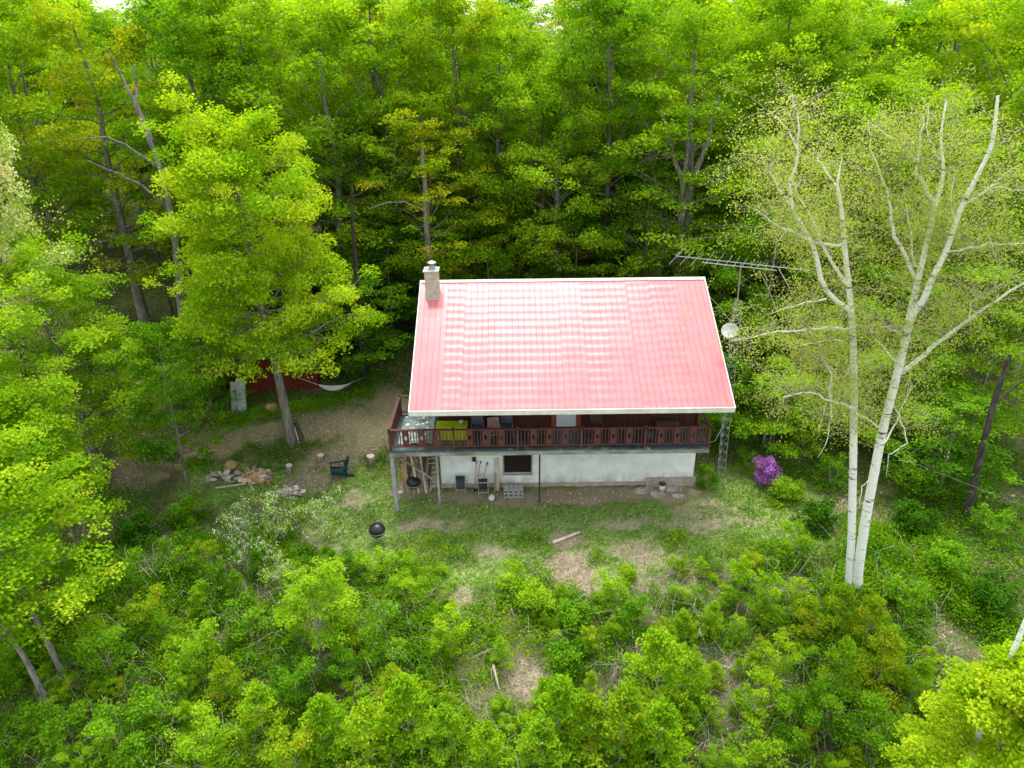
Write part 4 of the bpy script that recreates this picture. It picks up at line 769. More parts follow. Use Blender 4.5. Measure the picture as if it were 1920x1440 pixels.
WOODS = [
 # behind the roof, first row
 ('lace', 800, 175, 38.5, 4.2, 'amber', 'amber-green tree with a bare grey trunk rising just behind the chimney'),
 ('oval', 640, -20, 41, 5.4, 'lime', 'tall lime-green tree behind the yellow maple, between it and the chimney'),
 ('layer', 1290, -25, 39.5, 5.6, 'lime', 'big lime-green tree with a forked dark trunk behind the end of the roof'),
 ('dome', 1135, -30, 42, 4.8, 'green', 'tall green tree standing above the middle of the roof ridge'),
 ('oval', 955, 40, 43, 4.4, 'lime', 'pale green tree below the largest gap of sky'),
 ('dome', 868, -30, 43, 4.8, 'amber', 'tall rusty-amber tree whose top touches the edge of the sky gap'),
 ('dome', 1050, 105, 40.5, 4.2, 'lime', 'rounded fresh green tree behind the ridge, shorter than its neighbours'),
 ('dome', 750, -60, 43.5, 5.4, 'lime', 'yellow-green tree rising behind the amber tree near the chimney'),
 ('dome', 520, -60, 42.5, 5.6, 'lime', 'broad bright tree in the woods above the yellow maple'),
 ('oval', 395, -30, 41, 5.0, 'green', 'mid-green tree in the woods just behind the top of the yellow maple'),
 ('layer', 235, -20, 40, 5.0, 'amber', 'old yellow-tinged tree with pale leaning limbs over the dark gap'),
 ('dome', 95, -50, 40, 5.4, 'lime', 'yellow-green tree above the dark gap, beside the old leaning one'),
 ('dome', -40, 30, 36, 4.8, 'amber', 'olive-yellow tree behind the cream-flowered tree'),
 ('dome', 1425, -50, 42, 5.2, 'lime', 'tall fresh green tree beside the narrow sky gap'),
 ('dome', 1500, 25, 39, 4.6, 'lime', 'rounded green tree behind the birch with the thin stem'),
 ('layer', 1690, -30, 42, 5.4, 'bright', 'bright yellow-green tree with dark ascending limbs above the birches'),
 ('dome', 1850, -70, 38, 5.6, 'bright', 'golden-green tree filling the upper corner behind the thick birch'),
 ('dome', 1970, 20, 33, 4.6, 'bright', 'golden tree at the picture edge behind the birch top'),
 ('oval', 1600, 130, 36, 4.4, 'lime', 'green tree directly between the two birch crowns'),
 ('oval', 1830, 260, 33, 4.4, 'lime', 'mid-height green tree behind the thick birch stem'),
 ('dome', 1450, 380, 34, 3.4, 'green', 'dense green tree beside the lattice tower under the antenna'),
 ('youngtree', 1720, 480, 31, 3.6, 'green', 'dark green young tree seen through the fork of the thick birch'),
 ('youngtree', 1545, 560, 31.5, 3.2, 'lime', 'young lime tree behind the straight birch stem at mid height'),
 ('youngtree', 1905, 560, 29, 3.4, 'lime', 'young green tree at the edge beyond the long birch limb'),
 ('youngtree', 1860, 740, 25.5, 2.6, 'green', 'dark-stemmed tree leaning on the wooded slope beyond the birches'),
 # left
 ('dome', 15, 225, 27, 2.9, 'cream', 'cream-flowered tree beside the dark gap in the woods'),
 ('dome', 95, 450, 27.5, 4.0, 'lime', 'dense green tree below the cream-flowered tree'),
 ('oval', -30, 560, 23, 2.8, 'lime', 'leafy green tree at the picture edge above the lime maple'),
 ('youngtree', 275, 590, 26.6, 2.1, 'green', 'small layered tree with a thin trunk at the dirt slope'),
 ('youngtree', 190, 620, 28.5, 2.3, 'lime', 'green young tree behind the small layered tree'),
 ('youngtree', 345, 610, 32, 2.3, 'green', 'shady young tree between the shed and the small layered tree'),
 ('bare', 130, 370, 30, 2.6, 'olive', 'grey leafless tree top beside the cream-flowered tree'),
 # mid storey behind the house
 ('youngtree', 660, 500, 35, 3.0, 'green', 'green young tree filling the space between maple and chimney'),
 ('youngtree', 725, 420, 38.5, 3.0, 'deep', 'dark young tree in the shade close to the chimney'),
 ('youngtree', 880, 370, 41, 3.2, 'green', 'young tree above the ridge nearest the chimney'),
 ('youngtree', 985, 345, 42, 3.4, 'green', 'light-catching young tree above the middle of the ridge'),
 ('youngtree', 1080, 400, 39.5, 3.2, 'green', 'low-branched young tree just over the ridge centre'),
 ('youngtree', 1185, 360, 40.5, 3.4, 'green', 'young tree over the ridge beside the forked dark trunk'),
 ('youngtree', 1365, 430, 37, 2.8, 'green', 'young tree behind the tips of the antenna'),
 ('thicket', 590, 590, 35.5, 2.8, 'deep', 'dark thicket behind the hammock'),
 ('thicket', 820, 470, 38, 2.8, 'green', 'shaded thicket behind the chimney'),
 ('thicket', 930, 455, 38, 2.8, 'green', 'thicket behind the ridge, on the chimney side'),
 ('thicket', 1230, 450, 38, 2.8, 'green', 'shaded thicket behind the ridge, at the foot of the forked trunk'),
 ('thicket', 1420, 560, 31, 2.6, 'green', 'leafy thicket just beyond the satellite dish'),
 ('thicket', 1480, 680, 28.5, 2.6, 'lime', 'leafy thicket above the magenta azalea'),
 ('thicket', 1660, 640, 29, 2.8, 'lime', 'yellow-green thicket between the two birch stems'),
 ('thicket', 1760, 640, 28.5, 2.8, 'green', 'green thicket beyond the thick birch stem'),
 ('thicket', 1400, 700, 29, 2.2, 'green', 'low thicket in the shade behind the lattice tower'),
 ('thicket', 385, 700, 32.5, 1.7, 'green', 'brushy thicket beside the white panel at the shed'),
 ('thicket', 40, 720, 22, 2.3, 'lime', 'leafy thicket above the lime maple saplings'),
]
for q in WOODS: tree(*q)
# the woods further back: rows of alike trees
n_ = 0
LMK = [(30, 'the cream-flowered tree'), (230, 'the dark gap'), (470, 'the yellow-green maple'), (650, 'the hammock'), (808, 'the chimney'), (950, 'the middle of the sky gap'), (1080, 'the middle of the ridge'), (1280, 'the massive forked trunk'), (1400, 'the antenna'), (1560, 'the slim birch'), (1770, 'the forked birch'), (1920, 'the golden maple corner')]
CW = dict(green='mid-green', lime='light green', amber='yellow-tinged', bright='bright yellow-green', deep='dark green'); SW = dict(dome='broad', oval='oval-crowned', tall='slender tall', lace='open-branched', layer='layered', youngtree='thin-stemmed', thicket='many-stemmed', sapling='slender', spire='cone-shaped', bramble='spreading', bush='rounded', fern='low')
def nearw(px):
    q = min(LMK, key=lambda a: abs(a[0] - px)); dx = px - q[0]; return ('left of ' if dx < -35 else 'right of ' if dx > 35 else 'at ') + q[1]
for Y, step, ph in ((47, 5.2, 1.5), (52, 5.4, 0), (59, 6.0, 2.5), (67, 6.4, 1), (76, 6.8, 3), (88, 7.4, 0)):
    hw = Y * .80 + 4
    for x in np.arange(-hw + ph, hw, step):
        xx = x + g.uniform(-1.2, 1.2); yy = Y + g.uniform(-2, 2); pxx = 960 + xx / (yy * .9 + 3) * FPX
        top = 20.6 + (Y - 50) * .04 + g.uniform(-1.3, 1.6) - (4.2 + (Y - 50) * .04 if 975 < pxx < 1065 or 1560 < pxx < 1605 else 0); z = gz(xx, yy)
        if Y < 50 and 120 < pxx < 330: continue
        k = ('dome', 'oval', 'tall', 'lace', 'layer')[int(g.integers(5))]; p, H0, R0 = PR[k]; R = g.uniform(4.2, 5.4); kd_ = ('green', 'lime', 'green', 'amber', 'lime', 'lime', 'bright')[int(g.integers(7))]
        place(p, (xx, yy, z - .1), g.uniform(0, 6.28), (R / R0, R / R0, (top - z) / H0), 'X', 'tree', 'trees deep in the woods', kind=kd_)['label'] = f'{CW[kd_]} {SW[k]} tree, row {Y} back, '.replace('row 47 back', 'first deep row').replace('row 52 back', 'second deep row').replace('row 59 back', 'third deep row').replace('row 67 back', 'fourth deep row').replace('row 76 back', 'fifth deep row').replace('row 88 back', 'hindmost row') + nearw(pxx)
# shade understorey along the wood floor
for k in range(60):
    xx = g.uniform(-27, 27); yy = g.uniform(36.5, 50)
    if 120 < 960 + xx / (yy * .9 + 4) * FPX < 330: continue
    p, H0, R0 = PR[('youngtree', 'thicket')[k % 2]]; s = g.uniform(.7, 1.15)
    place(p, (xx, yy, gz(xx, yy) - .1), g.uniform(0, 6.28), (s, s, s * g.uniform(.8, 1.1)), f"{('mid-green', 'light green')[k % 3 == 0]} {('thin-stemmed', 'many-stemmed')[k % 2]} understorey sapling {('nearer the house', 'deeper in shade')[yy > 43]}, {nearw(960 + xx / (yy * .9 + 4) * FPX)}", 'tree', 'understorey saplings in the woods', kind=('green', 'lime')[k % 3 == 0])
for k in range(26):   # dark bare stems
    xx = g.uniform(-26, -8) if k < 14 else g.uniform(-8, 22); yy = g.uniform(35, 46)
    p, H0, R0 = PR['bare']; s = g.uniform(.8, 1.2)
    place(p, (xx, yy, gz(xx, yy) - .1), g.uniform(0, 6.28), (s * .8, s * .8, s), f"thin dark {('shorter', 'taller')[s > 1]} leafless stem {('nearer the house', 'deeper in shade')[yy > 40]}, {nearw(960 + xx / (yy * .9 + 4) * FPX)}", 'tree', 'bare stems in the woods', kind='green')
# lime maple saplings, front corner
for seed, px, py, H_, lab in ((61, 128, 1288, 9.6, 'taller lime maple with a thin grey stem at the front corner of the woods'), (62, 98, 1335, 8.6, 'lime maple whose thin pale stem leans across the front corner'), (63, 25, 1120, 8.0, 'lime maple cut by the picture edge above the front corner')):
    x, y, z = at(px, py); o = grow(seed, H_, 2.9, .40, 34, 'dome', leaf=.105, per=130, pad=.7, flat=.26, kind='bright', tint=.35, lean=(-2.0 if seed < 63 else -.6, 1.2), tr=.085, name='maple_tree', elev=(5, 45), droop=.1)
    o.location = (x, y, z); o['label'] = lab; o['category'] = 'tree'
# bright yellow maple, near corner
p_ = aty(1865, 1330, 10.6); o = grow(71, 9.0, 2.05, .30, 44, 'dome', leaf=.085, per=300, pad=.5, flat=.42, kind='yellow', tint=.5, tr=.12, name='maple_tree', subs=5)
o.location = (p_[0] + .45, 10.6, gz(p_[0], 10.6)); zz = topz(1850, 1205, 10.8); o.scale = (.88, .9, (zz - o.location.z) / 9.0); o['label'] = 'bright golden-yellow maple crown nearest the camera beside a thin birch stem'; o['category'] = 'tree'

# ------------------------------------------------------------------ the birches (limbs follow the real trees' forks)
BX, BY_, BZ = at(1600, 1118)
def limb(T, pts, r0, r1, dy=0.0, y0=None, n=6, rng=None, y1=None):
    k = len(pts); P = []
    for i, (px, py) in enumerate(pts):
        yy = (y0 if y0 is not None else BY_) + dy * i / max(1, k - 1); P.append(aty(px, py, yy))
    P = np.array(P); 
    q = np.linspace(0, k - 1, max(2, (k - 1) * 3 + 1)); P2 = np.stack([np.interp(q, range(k), P[:, c]) for c in range(3)], 1)
    if len(P2) > 4: P2[1:-1] = P2[1:-1] * .5 + (P2[:-2] + P2[2:]) * .25
    if rng is not None: P2[1:-1] += rng.normal(0, .025, P2[1:-1].shape)
    rr = np.linspace(r0, r1, len(P2)); T.add(P2, rr, n); return P2
def birch(label, mains, limbs, seed, base, hang=(), leafn=9000):
    rng = np.random.default_rng(seed); T = Tubes(); TW = Tubes(); LP = []
    root = thing('birch_tree', label, 'tree', (0, 0, 0)); ends = []
    for pts, r0, r1, dy in mains: ends.append((limb(T, pts, r0, r1, dy, n=10), r1))
    for pts, r0, r1, y0, dy in limbs: ends.append((limb(T, pts, r0 * .95, r1 * .7, dy, y0=BY_ + y0, rng=rng), r1))
    for P, r1 in ends:
        L = np.linalg.norm(P[-1] - P[0]); n = int(6 + L * 4.0)
        for k in range(n):
            t = rng.uniform(.25, 1); 
            if P[int(t * (len(P) - 1))][2] < BZ + 7: continue
            i = int(t * (len(P) - 1)); l = rng.uniform(.4, 1.5); a = rng.uniform(0, 6.28); dr = np.array([math.cos(a), math.sin(a), rng.uniform(-.1, .9)]); e = P[i] + dr * l; m2 = (P[i] + e) / 2 + [0, 0, .1]
            e2 = e + np.array([math.cos(a) * .25, math.sin(a) * .25, -rng.uniform(.1, .5)]); TW.add([P[i], m2, e, e2], [.011, .007, .004, .002], 3)
            for q in range(3):
                c = (m2, e, e2)[q]; kk = int(rng.uniform(5, 15)); LP.append(c + rng.normal(0, 1, (kk, 3)) * [.17, .17, .15])
                
                for _ in range(2): u = rng.normal(0, .40, 3) + [0, 0, -.1]; TW.add([c, c + u], [.0028, .0012], 3); LP.append(c + u + rng.normal(0, .12, (11, 3))); LP.append(c + u * .55 + rng.normal(0, .07, (4, 3)))
    LP = np.concatenate(LP); V, F, t = leaves(LP, .047, rng, up=.5, tint=.5, tvar=.5)
    off = np.array(base)
    for lst in (T, TW): lst.V = [v - off for v in lst.V]
    T.build('trunk', M['birch'], root); TW.build('twigs', M['twig'], root)
    mesh_np('crown', V - off, [F], LM['olive'], root, attrs={'tint': t}); root.location = tuple(base); return root
birch('slimmer straight white birch standing to the house side of its forked twin',
  [([(1590, 1135), (1592, 1085), (1597, 1000), (1600, 850), (1602, 740), (1600, 640), (1596, 579), (1587, 496), (1581, 433), (1577, 383), (1569, 345)], .150, .045, .8)],
  [([(1569, 350), (1579, 296)], .05, .02, .8, .2), ([(1596, 585), (1550, 550), (1525, 458), (1487, 396), (1481, 354), (1498, 287), (1498, 225), (1485, 175)], .085, .015, .3, -.8),
   ([(1487, 396), (1469, 367), (1442, 317), (1425, 287)], .03, .008, -.2, -.6), ([(1587, 533), (1546, 467), (1521, 408), (1496, 367), (1478, 330)], .055, .012, .4, .9), ([(1581, 458), (1555, 460), (1525, 456), (1475, 433), (1440, 410), (1417, 392)], .055, .012, .5, -1.2),
   ([(1569, 350), (1542, 308), (1525, 283)], .035, .01, .8, .6), ([(1498, 287), (1467, 229), (1442, 208)], .025, .008, -.4, .6), ([(1592, 617), (1555, 612), (1525, 619), (1460, 622), (1400, 631), (1370, 640)], .05, .010, .2, -1.5),
   ([(1550, 560), (1492, 571), (1440, 590)], .035, .008, .1, 1), ([(1600, 765), (1575, 757), (1556, 753), (1521, 733), (1467, 745)], .07, .010, .0, -1.0), ([(1558, 750), (1560, 698), (1545, 680), (1537, 660)], .045, .012, -.3, .4), ([(1590, 690), (1583, 710), (1583, 745)], .03, .02, 0, .1), ([(1583, 710), (1560, 690), (1540, 668)], .02, .008, 0, -.4),
   ([(1558, 757), (1556, 790), (1552, 827), (1533, 858)], .03, .006, -.3, -.3), ([(1550, 757), (1541, 780), (1536, 815)], .022, .005, -.3, .3), ([(1603, 776), (1625, 785), (1647, 801)], .05, .035, .1, .1), ([(1521, 733), (1490, 740), (1460, 752)], .02, .006, -.5, .5), ([(1475, 433), (1455, 455)], .02, .006, .1, 0), ([(1583, 640), (1530, 640), (1480, 655)], .03, .006, 0, .8)],
  5, (BX - .05, BY_, BZ))
birch('thicker white birch forking wide into pale bare-tipped limbs',
  [([(1607, 1135), (1607, 1085), (1622, 978), (1638, 893), (1653, 815), (1673, 737), (1692, 663), (1708, 592), (1733, 562), (1746, 525), (1775, 471), (1800, 392), (1837, 321), (1862, 271), (1871, 179)], .175, .035, -.6),
   ([(1704, 600), (1721, 529), (1733, 475), (1754, 387), (1771, 325), (1762, 258), (1775, 187)], .10, .02, .8)],
  [([(1719, 525), (1690, 465), (1671, 429), (1673, 392), (1658, 342), (1629, 279), (1627, 225)], .065, .012, .2, 1.0), ([(1754, 387), (1733, 350), (1717, 325), (1721, 304), (1700, 275), (1671, 256), (1633, 233)], .06, .012, .6, .7), ([(1721, 304), (1729, 267), (1731, 217)], .04, .02, .8, .2), ([(1762, 300), (1741, 262), (1740, 195)], .03, .015, .8, .2),
   ([(1800, 392), (1817, 379), (1862, 350), (1904, 312)], .055, .010, -.3, -.8), ([(1767, 471), (1817, 465), (1870, 460), (1930, 456)], .05, .02, -.2, -1), ([(1690, 700), (1754, 650), (1817, 596), (1870, 562), (1940, 520)], .085, .03, 0, -1.6), ([(1717, 500), (1704, 425), (1694, 350)], .035, .008, .4, .8),
   ([(1688, 690), (1660, 655), (1633, 629), (1617, 579)], .045, .01, 0, .8), ([(1845, 352), (1862, 352), (1920, 357)], .03, .015, -.5, -.3), ([(1655, 835), (1675, 800), (1690, 765), (1712, 714)], .035, .01, 0, .5), ([(1640, 900), (1620, 905), (1613, 925), (1612, 950)], .018, .006, 0, -.5), ([(1668, 750), (1690, 790), (1704, 821), (1684, 845), (1665, 850), (1662, 890)], .03, .008, 0, -.5),
   ([(1817, 465), (1850, 440), (1862, 452), (1870, 500)], .02, .006, -.3, -.5), ([(1817, 596), (1825, 560), (1845, 556)], .02, .006, -.8, .3), ([(1708, 640), (1680, 620), (1650, 612)], .03, .008, 0, -1), ([(1790, 425), (1783, 360), (1800, 300)], .03, .008, .1, .7), ([(1733, 475), (1750, 420), (1745, 380)], .03, .01, .5, .6)],
  6, (BX + .2, BY_, BZ))
pt = aty(1917, 1210, 10.3); o = Tubes(); zb = gz(pt[0], 10.3)
o.add([(0, 0, 0), (.03, .05, 3), (-.02, .1, 6), (.0, .1, pt[2] - zb + .1)], [.10, .09, .08, .05], 8); r_ = thing('birch_tree', 'thin white birch stem showing beside the golden-yellow maple crown', 'tree', (pt[0] + .55, 10.9, zb)); o.build('trunk', M['birch'], r_)
pt2 = aty(1838, 1420, 9.8)

# ------------------------------------------------------------------ shrubs
def mks(key, *a, **k): PR[key] = (proto(grow(*a, **k)), a[1], a[2])
mks('bramble', 41, 1.5, 1.15, .10, 18, 'dome', leaf=.075, per=50, pad=.30, flat=.5, stems=4, name='shrub', tr=.02, bark='twig', subs=2)
mks('bush', 42, 2.0, 1.2, .08, 22, 'oval', leaf=.074, per=56, pad=.30, flat=.5, stems=5, name='shrub', tr=.03, bark='twig', subs=3)
mks('sapling', 43, 2.6, .75, .18, 15, 'tall', leaf=.085, per=44, pad=.26, flat=.5, name='sapling', tr=.022, bark='twig', subs=2, elev=(25, 70))
mks('spire', 44, 3.0, 1.1, .12, 22, 'cone', leaf=.085, per=50, pad=.29, flat=.42, name='sapling', tr=.028, bark='twig', subs=3, elev=(15, 60))
mks('fern', 45, .8, 1.0, .05, 12, 'dome', leaf=.075, per=60, pad=.34, flat=.4, stems=5, name='shrub', tr=.012, bark='twig', subs=2)
mks('feather', 46, 4.2, 1.9, .38, 26, 'dome', leaf=.085, per=80, pad=.42, flat=.22, stems=4, name='tall_shrub', tr=.06, bark='twig', subs=4, elev=(5, 40), drop=.4)
def bl(sd, fr, sz):
    def f(root, LP, rng):
        P = LP[rng.random(len(LP)) < fr]; P = P + rng.normal(0, .03, P.shape); P = np.repeat(P, 4, 0) + rng.normal(0, .035, (len(P) * 4, 3)); V, F, t = leaves(P, sz, rng, up=.4, tint=.5, tvar=.6); mesh_np('blossom', V, [F], LM['petal'], root, attrs={'tint': t})
    return f
mks('blossom', 47, 2.4, 1.2, .2, 20, 'oval', leaf=.06, per=16, pad=.36, flat=.5, stems=5, name='flowering_shrub', tr=.03, bark='twig', subs=3, extra=bl(1, .13, .05))
mks('speckle', 48, 1.5, 1.1, .12, 16, 'dome', leaf=.06, per=40, pad=.34, flat=.5, stems=5, name='flowering_shrub', tr=.02, bark='twig', subs=3, extra=bl(2, .035, .035))
def shrub(key, px, py, s, kind, label, cat='shrub', hs=1.0, group=None):
    x, y, z = at(px, py); p, H0, R0 = PR[key]; place(p, (x, y, z - .05), g.uniform(0, 6.28), (s * .9, s * .9, s * .92 * hs), label, cat, group, kind=kind)
SH = [
 ('feather', 600, 1225, 1.0, 'lime', 'tall feathery green shrub on several thin bare stems below the lone grill'),
 ('blossom', 470, 1075, 1.05, 'green', 'white-flowering shrub lowest and closest to the dry slope'),
 ('blossom', 455, 1010, .9, 'green', 'sparse white-flowering shrub below the log pile'),
 ('blossom', 540, 1020, 1.1, 'lime', 'white-flowering shrub in the middle of the blossom patch'),
 ('blossom', 608, 1010, 1.0, 'lime', 'white-flowering shrub nearest the lone grill'),
 ('blossom', 520, 1110, .8, 'lime', 'small white-flowering shrub just above the feathery shrub'),
 ('speckle', 715, 1215, 1.15, 'green', 'shrub speckled with tiny white flowers beside the feathery shrub'),
 ('speckle', 740, 1255, .8, 'green', 'smaller shrub dotted with tiny white flowers just below the larger speckled one'),
 ('bramble', 700, 1085, .85, 'lime', 'leafy green bush directly below the lone kettle grill'),
 ('bramble', 755, 1085, .85, 'lime', 'low bush at the lawn edge, beside the one under the grill'),
 ('bramble', 645, 1090, .85, 'green', 'low green bush between the grill and the blossom patch'),
 ('bush', 765, 1140, .8, 'lime', 'narrow lime bush at the edge of the dry grass'),
 ('sapling', 842, 1240, .95, 'bright', 'lone yellow-green sapling standing in the middle of the dry brush'),
 ('bramble', 660, 1230, .8, 'amber', 'amber-tipped bush at the foot of the feathery shrub'),
 ('bush', 640, 1290, .8, 'green', 'green bush just below the amber-tipped one'),
 ('fern', 1000, 1150, 1.3, 'lime', 'lime brush patch in the dry grass below the fallen log'),
 ('bramble', 955, 1110, .8, 'lime', 'small lime bush above the brush patch in the dry grass'),
 ('fern', 1075, 1180, 1.2, 'green', 'low green patch beside the pale dead grass'),
 ('bramble', 1140, 1130, .9, 'lime', 'lime bush on the slope under the middle of the lawn'),
 ('bramble', 1180, 1175, 1.0, 'green', 'green bush just below the lime bush on the slope'),
 ('fern', 1060, 1265, 1.2, 'green', 'dark green clump above the tall lime sapling'),
 ('spire', 1230, 1330, 1.25, 'bright', 'broad cone-shaped lime maple sapling, the tallest on the open slope'),
 ('spire', 1290, 1320, .8, 'lime', 'lime sapling tucked against the cone-shaped one'),
 ('spire', 1045, 1400, 1.15, 'bright', 'pale lime maple sapling with two tops at the bottom of the dry brush'),
 ('spire', 1105, 1420, 1.0, 'amber', 'rusty-tinged sapling right beside the pale two-topped one'),
 ('spire', 1160, 1440, 1.2, 'amber', 'amber sapling at the bottom edge between two lime ones'),
 ('spire', 1225, 1450, 1.1, 'bright', 'wide yellow-green sapling at the bottom edge below the cone-shaped one'),
 ('spire', 1010, 1470, 1.0, 'lime', 'lime sapling cut off by the bottom edge'),
 ('sapling', 1380, 1140, .85, 'bright', 'thin yellow sapling on the slope nearest the fallen sticks'),
 ('sapling', 1425, 1175, .9, 'bright', 'yellow-topped sapling between the stick and the birch foot'),
 ('spire', 1500, 1200, .75, 'amber', 'golden sapling with its top just before the birch foot'),
 ('spire', 1560, 1195, .9, 'amber', 'yellow sapling covering the foot of the slim birch'),
 ('spire', 1615, 1220, .9, 'amber', 'yellow sapling covering the foot of the forked birch'),
 ('spire', 1640, 1300, 1.0, 'amber', 'spreading yellow sapling below the birch feet'),
 ('spire', 1570, 1310, .9, 'lime', 'green-gold sapling with two thin dark stems'),
 ('sapling', 1440, 1290, .9, 'bright', 'thin yellow sapling over bare dry ground'),
 ('sapling', 1405, 1360, .9, 'bright', 'yellow-flushed sapling by the thin fallen branches'),
 ('spire', 1700, 1330, .75, 'lime', 'small lime sapling reaching toward the golden maple crown'),
 ('bush', 1550, 1380, 1.0, 'green', 'dense green bush below the yellow saplings'),
 ('bush', 1480, 1400, .95, 'green', 'green bush at the bottom between dry gaps'),
 ('bush', 1620, 1440, 1.1, 'green', 'green bush at the bottom edge below the spreading sapling'),
 ('spire', 1700, 1470, .9, 'bright', 'lime sapling at the bottom edge nearest the golden maple'),
 ('bramble', 1420, 1440, 1.0, 'lime', 'low lime bush at the bottom edge'),
 ('bush', 1480, 1050, .8, 'lime', 'rounded bush on the lawn edge above the yellow saplings'),
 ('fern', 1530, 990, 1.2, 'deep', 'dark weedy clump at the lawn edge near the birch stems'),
 ('bush', 1325, 915, .62, 'green', 'small bright bush at the wall corner beside the tower foot'),
 ('bramble', 1395, 880, .7, 'green', 'green bush behind the azalea next to the tower'),
 ('bush', 560, 1330, 1.0, 'green', 'big glossy green bush under the feathery shrub'),
 ('bramble', 470, 1200, 1.1, 'green', 'spreading green bush under the blossom patch'),
 ('bramble', 400, 1130, 1.0, 'green', 'green bramble beside the lowest blossoms'),
 ('sapling', 405, 1085, .75, 'amber', 'small yellow-topped sapling beside the blossom patch'),
 ('bramble', 340, 1080, 1.1, 'green', 'green bramble below the shaded bank'),
 ('bush', 290, 1190, .9, 'amber', 'yellowing bush between the lime maples and the brambles'),
 ('bush', 250, 1130, 1.0, 'green', 'green bush close to the lime maple crown'),
 ('bush', 215, 1270, 1.1, 'green', 'dark green bush beside the thin grey maple stem'),
 ('bush', 380, 1280, 1.15, 'lime', 'big bright green bush in the middle of the bramble slope'),
 ('bramble', 320, 1360, 1.2, 'green', 'wide green bramble low on the slope'),
 ('spire', 500, 1400, .95, 'bright', 'yellow-green sapling in front of the glossy bush'),
 ('spire', 440, 1330, .8, 'amber', 'amber-topped sapling among the brambles'),
 ('spire', 620, 1420, 1.0, 'bright', 'lime sapling at the bottom below the glossy bush'),
 ('spire', 700, 1440, 1.0, 'bright', 'lime sapling next along the bottom edge, with a taller neighbour'),
 ('spire', 770, 1400, 1.15, 'bright', 'tall lime sapling at the bottom edge left of the dry brush'),
 ('spire', 745, 1330, .7, 'amber', 'short golden sapling behind the tall lime one'),
 ('spire', 850, 1430, .9, 'lime', 'green sapling at the bottom edge of the dry brush'),
 ('spire', 910, 1460, .85, 'bright', 'short lime sapling cut by the bottom edge under the dry brush'),
 ('bush', 250, 1430, 1.1, 'green', 'green bush on the bottom edge near the maple stems'),
 ('bramble', 140, 1400, 1.2, 'green', 'green bramble at the foot of the leaning maple stem'),
 ('bramble', 40, 1420, 1.2, 'green', 'green bramble in the bottom corner'),
 ('bush', 390, 1440, 1.0, 'lime', 'lime bush on the bottom edge among brambles'),
 ('bush', 560, 1460, 1.0, 'amber', 'amber bush cut by the bottom edge'),
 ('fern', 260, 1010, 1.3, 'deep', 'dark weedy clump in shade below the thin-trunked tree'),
 ('fern', 350, 980, 1.2, 'green', 'low green weeds below the firewood poles'),
 ('fern', 1700, 1000, 1.4, 'deep', 'dark fern clump just beyond the forked birch'),
 ('fern', 1760, 1080, 1.4, 'green', 'green fern clump on the slope between birch and golden maple'),
 ('fern', 1850, 1150, 1.4, 'deep', 'dark fern clump above the golden maple crown'),
 ('bramble', 1690, 1150, 1.0, 'green', 'shaded green bush beside the forked birch foot'),
 ('fern', 1780, 880, 1.4, 'green', 'weedy clump at the foot of the dark leaning tree'),
 ('bramble', 1720, 830, 1.1, 'lime', 'lime bush behind the forked birch stem'),
 ('bramble', 1510, 860, 1.1, 'lime', 'lime bush between azalea and slim birch'),
 ('bramble', 1560, 910, 1.0, 'green', 'green bush just beside the slim birch stem'),
 ('fern', 1470, 940, 1.1, 'lime', 'weeds just below the azalea'),
 ('bramble', 1850, 1010, 1.0, 'green', 'green bush below the dark leaning tree'),
]
for q in SH: shrub(*q)
qx = np.random.default_rng(33)
LM2 = [(705, 1000, 'the lone grill'), (600, 1200, 'the feathery shrub'), (530, 1040, 'the blossom patch'), (715, 1225, 'the speckled shrub'), (842, 1220, 'the lone sapling'), (930, 1285, 'the pale broken stick'), (1060, 1085, 'the pale dead grass'), (1230, 1280, 'the cone-shaped maple'), (1410, 1275, 'the thin bare branch'), (1600, 1120, 'the birch feet'), (1045, 1380, 'the two-topped sapling'), (1600, 1400, 'the big bottom bush'), (130, 1290, 'the thin maple stem'), (330, 1350, 'the wide bramble'), (380, 1200, 'the bright bramble bush'), (770, 1390, 'the tall lime sapling'), (1500, 1180, 'the golden sapling'), (1740, 1330, 'the golden maple'), (560, 1330, 'the glossy bush'), (1180, 1150, 'the slope bushes')]
def near2(px, py):
    q = min(LM2, key=lambda a: (a[0] - px) ** 2 + (a[1] - py) ** 2); dx, dy = px - q[0], py - q[1]; far = 'close ' if math.hypot(dx, dy) < 45 else '' if math.hypot(dx, dy) < 90 else 'well '
    return far + (('above ' if dy < 0 else 'below ') if abs(dy) > abs(dx) else ('left of ' if dx < 0 else 'right of ')) + q[2]
for k in range(300):
    px, py = qx.uniform(20, 1760), qx.uniform(1070, 1470)
    if (900 < px < 1150 and py < 1130) or (1540 < px and py < 1180) or (790 < px < 1010 and 1120 < py < 1380 and qx.random() < .3): continue
    key = ('sapling', 'spire', 'bramble', 'bush', 'fern')[int(qx.integers(5))]; yl = px > 950 or py > 1300
    kd = (('bright', 'lime', 'amber', 'bright') if yl else ('lime', 'green', 'green', 'lime'))[int(qx.integers(4))]
    shrub(key, px, py, qx.uniform(.28, .56), kd, f'{CW[kd]} {SW[key]} seedling {near2(px, py)}', 'seedling', hs=qx.uniform(.8, 1.3), group='seedlings in the brush')
